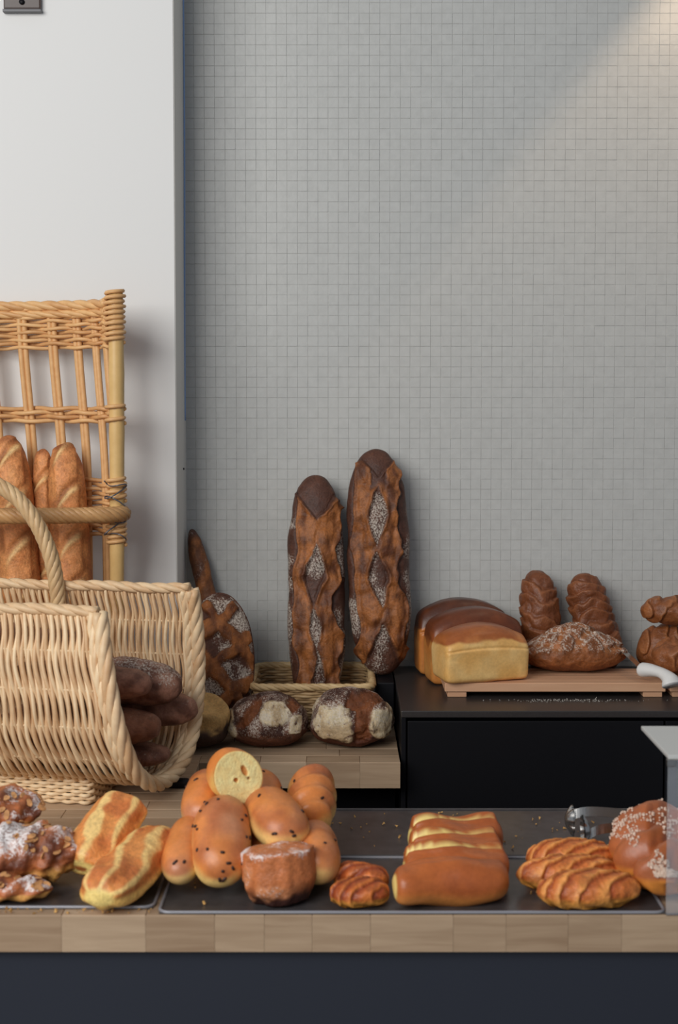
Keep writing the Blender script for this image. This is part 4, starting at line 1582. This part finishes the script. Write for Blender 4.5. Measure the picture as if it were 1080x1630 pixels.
def c_almond(ctx):
    n = fbm(ctx['P'], 55, ctx['seed'] + 3)
    c_ = mix(lin(92, 48, 30, GB), lin(160, 92, 52, GB), ss(n, 0.3, 0.7))
    c_ = mix(c_, lin(206, 156, 84, GB), ss(-ctx['n'][:, 2], 0.1, 0.6) * 0.7)
    s_ = ss(ctx['n'][:, 2] + 0.5 * (n - 0.5), 0.0, 0.7) * ss(fbm(ctx['P'], 30, ctx['seed'] + 9), 0.35, 0.65) * 0.62
    return np.concatenate([c_, s_[:, None]], 1)


def curve_bend(k):
    def f(P):
        P = P.copy()
        P[:, 1] += k * P[:, 0] ** 2
        return P
    return f


AL = dict(nu=150, nv=110, p=2.8, q=1.8, flat=0.85, lump=0.13, lf=50, mod=m_flaky(1.5, 0.005, 2.2), col=c_almond)
def slices(oc, n, seed):
    o, ctx, P = oc
    rs = np.random.RandomState(seed)
    top = np.where(ctx['n'][:, 2] > 0.35)[0]
    mb = MB()
    for i in rs.choice(top, n):
        nr = ctx['n'][i] + rs.normal(0, 0.35, 3)
        nr /= np.linalg.norm(nr)
        t = np.cross(nr, rs.normal(size=3)); t /= np.linalg.norm(t)
        b_ = np.cross(nr, t)
        a = np.linspace(0, 2 * np.pi, 8, endpoint=False)
        ring = P[i] + nr * 0.0012 + (np.cos(a)[:, None] * t * 0.0058 + np.sin(a)[:, None] * b_ * 0.0034) * rs.uniform(0.7, 1.15)
        V = np.vstack([ring - nr * 0.0005, ring + nr * 0.0005])
        Q = [(k, (k + 1) % 8, 8 + (k + 1) % 8, 8 + k) for k in range(8)] + [(8, 9, 10, 11), (8, 11, 12, 15), (12, 13, 14, 15)]
        mb.add(V, Q)
    obj('almond_slices', mb.mesh('almond_slices', False), M_almond, o, kind='stuff')


M_almond = plain('almond', lin4(196, 142, 92), 0.6, 0.3, var=0.4, scale=120)
slices(bread('almond_croissant', (-0.470, 1.590, TF + 0.034), (-0.322, 1.618, TF + 0.036), 0.088, 0.074, M_pastry, 'largest sugar dusted croissant in the left tray', 'pastry', bend=curve_bend(-1.2), seed=271, **AL), 70, 1)
slices(bread('almond_croissant', (-0.500, 1.548, TF + 0.014), (-0.346, 1.538, TF + 0.016), 0.046, 0.032, M_pastry, 'flat sugar dusted croissant at the front rim of the left tray', 'pastry', bend=curve_bend(0.5), seed=281, **AL), 30, 2)
slices(bread('almond_croissant', (-0.520, 1.640, TF + 0.070), (-0.392, 1.690, TF + 0.074), 0.075, 0.050, M_pastry, 'sugar dusted croissant lying across the back, cut off by the left edge', 'pastry', bend=curve_bend(-1.0), seed=291, up=(0, -0.4, 1), **AL), 40, 3)
slices(bread('almond_croissant', (-0.545, 1.675, CT + 0.022), (-0.420, 1.715, CT + 0.022), 0.07, 0.044, M_pastry, 'sugar dusted croissant under the rear one beside the basket foot', 'pastry', seed=295, **AL), 20, 4)

# ------------------------------------------------------------------ tongs
tg = empty('tongs', (0.36, 1.86, CT), label='steel serving tongs with scalloped ends on the rear tray', cat='tongs')
T0 = np.array((0.36, 1.86, CT))


def strip(P, side, wd, th=0.0012):
    P = np.asarray(P) - T0
    side = np.asarray(side, float); side = side / np.linalg.norm(side)
    d = np.gradient(P, axis=0); d /= np.linalg.norm(d, axis=1)[:, None]
    up_ = np.cross(d, side); up_ /= np.linalg.norm(up_, axis=1)[:, None]
    wd = np.broadcast_to(wd, (len(P),))[:, None]
    V = np.stack([P - side * wd / 2 - up_ * th, P + side * wd / 2 - up_ * th, P + side * wd / 2 + up_ * th, P - side * wd / 2 + up_ * th], 1).reshape(-1, 3)
    idx = np.arange(len(P) * 4).reshape(-1, 4)
    Q = np.stack([idx[:-1], np.roll(idx[:-1], -1, 1), np.roll(idx[1:], -1, 1), idx[1:]], -1).reshape(-1, 4)
    mb = MB(); mb.add(V, np.vstack([Q, [idx[0][::-1]], [idx[-1]]]))
    return mb.mesh('arm', False)


arms = (((0.318, 1.777, 0.950), (0.345, 1.777, 0.957), (0.40, 1.779, 0.953), (0.50, 1.787, 0.940)),
        ((0.338, 1.745, 0.934), (0.36, 1.749, 0.942), (0.41, 1.763, 0.940), (0.50, 1.785, 0.932)))
for k, pts in enumerate(arms):
    arm = obj('arm', strip(spline(pts, 24), (0.05, 0.45, 0.9), 0.013), M_steel, tg)
    hc = np.array(((0.318, 1.771, 0.9465), (0.334, 1.737, 0.9435))[k]) - T0
    nv_, nu_ = 54, 8
    V = []
    for i in range(nu_):
        r = i / (nu_ - 1)
        for j in range(nv_):
            a = 2 * math.pi * j / nv_
            sc_ = 1 + 0.09 * math.cos(a * 9) * r
            V.append(((-0.006 + 0.010 * r * r) * (1 if k == 0 else -1), (0.015 * math.sin(a) + 0.004 * math.cos(a)) * r * sc_, 0.0195 * r * math.cos(a) * sc_))
    V = np.array(V) + hc
    V[:, 2] = np.maximum(V[:, 2], 0.0035)
    idx = np.arange(nu_ * nv_).reshape(nu_, nv_)
    Q = np.stack([idx[:-1], idx[1:], np.roll(idx[1:], -1, 1), np.roll(idx[:-1], -1, 1)], -1).reshape(-1, 4)
    mb = MB()
    mb.add(V, Q)
    mb.add(V + np.array((0.0016, 0, 0)), Q[:, ::-1])
    obj('scalloped_end', mb.mesh('scalloped_end'), M_steel, arm)

# ------------------------------------------------------------------ display guard
dg = empty('display_guard', (0.45, 1.56, CT), label='low glass display guard with pale grey top at the right edge', cat='display case')
tp = bevel_box('top_panel', -0.064, 0.35, -0.055, 0.083, 0.186, 0.191, M_acrylic, dg, 0.001)
bevel_box('front_pane', -0.064, 0.35, -0.056, -0.052, 0.0006, 0.1855, M_glass, dg, 0.0006, 1)
bevel_box('foot_strip', -0.064, 0.35, -0.0565, -0.050, 0.0001, 0.0005, M_greyplastic, dg, 0.0)
bevel_box('clip', -0.0655, -0.056, -0.0575, -0.0505, 0.178, 0.1858, M_steel, tp, 0.0006, 1)

# ------------------------------------------------------------------ crumbs and flour
rs = np.random.RandomState(12)


def scatter(name, n, fn, size, mat, label, cat):
    mb = MB()
    for _ in range(n):
        x, yy, z = fn()
        q = rs.normal(size=4); q /= np.linalg.norm(q)
        R = np.array(Quaternion(q).to_matrix())
        h = size * rs.uniform(0.4, 1.5)
        V = np.array([(1, 1, 1), (-1, -1, 1), (-1, 1, -1), (1, -1, -1)]) * h * np.array((1.3, 0.8, 0.5)) @ R.T
        V[:, 2] += z - V[:, 2].min()
        mb.add(V + np.array((x, yy, 0)), None, [(0, 1, 2), (0, 3, 1), (0, 2, 3), (1, 3, 2)])
    return obj(name, mb.mesh(name, False), mat, None, label=label, cat=cat, kind='stuff')


scatter('tray_crumbs', 150, lambda: (rs.uniform(-0.2, 0.38), rs.uniform(1.52, 1.88) if rs.rand() < 0.5 else rs.uniform(1.70, 1.88), TF + 0.0002), 0.0013, M_crumbs, 'golden pastry crumbs scattered over the dark trays', 'crumbs')
scatter('counter_crumbs', 60, lambda: (rs.uniform(-0.5, -0.22), rs.uniform(1.508, 1.522), CT + 0.0002), 0.0014, M_crumbs, 'pale crumbs along the wooden counter edge at left', 'crumbs')
scatter('flour_dust', 260, lambda: (rs.normal(0.40, 0.05), 2.262 + rs.normal(0, 0.006), CTOP + 0.0001), 0.0006, M_flourdust, 'fine flour dusted on the black cabinet top', 'flour')
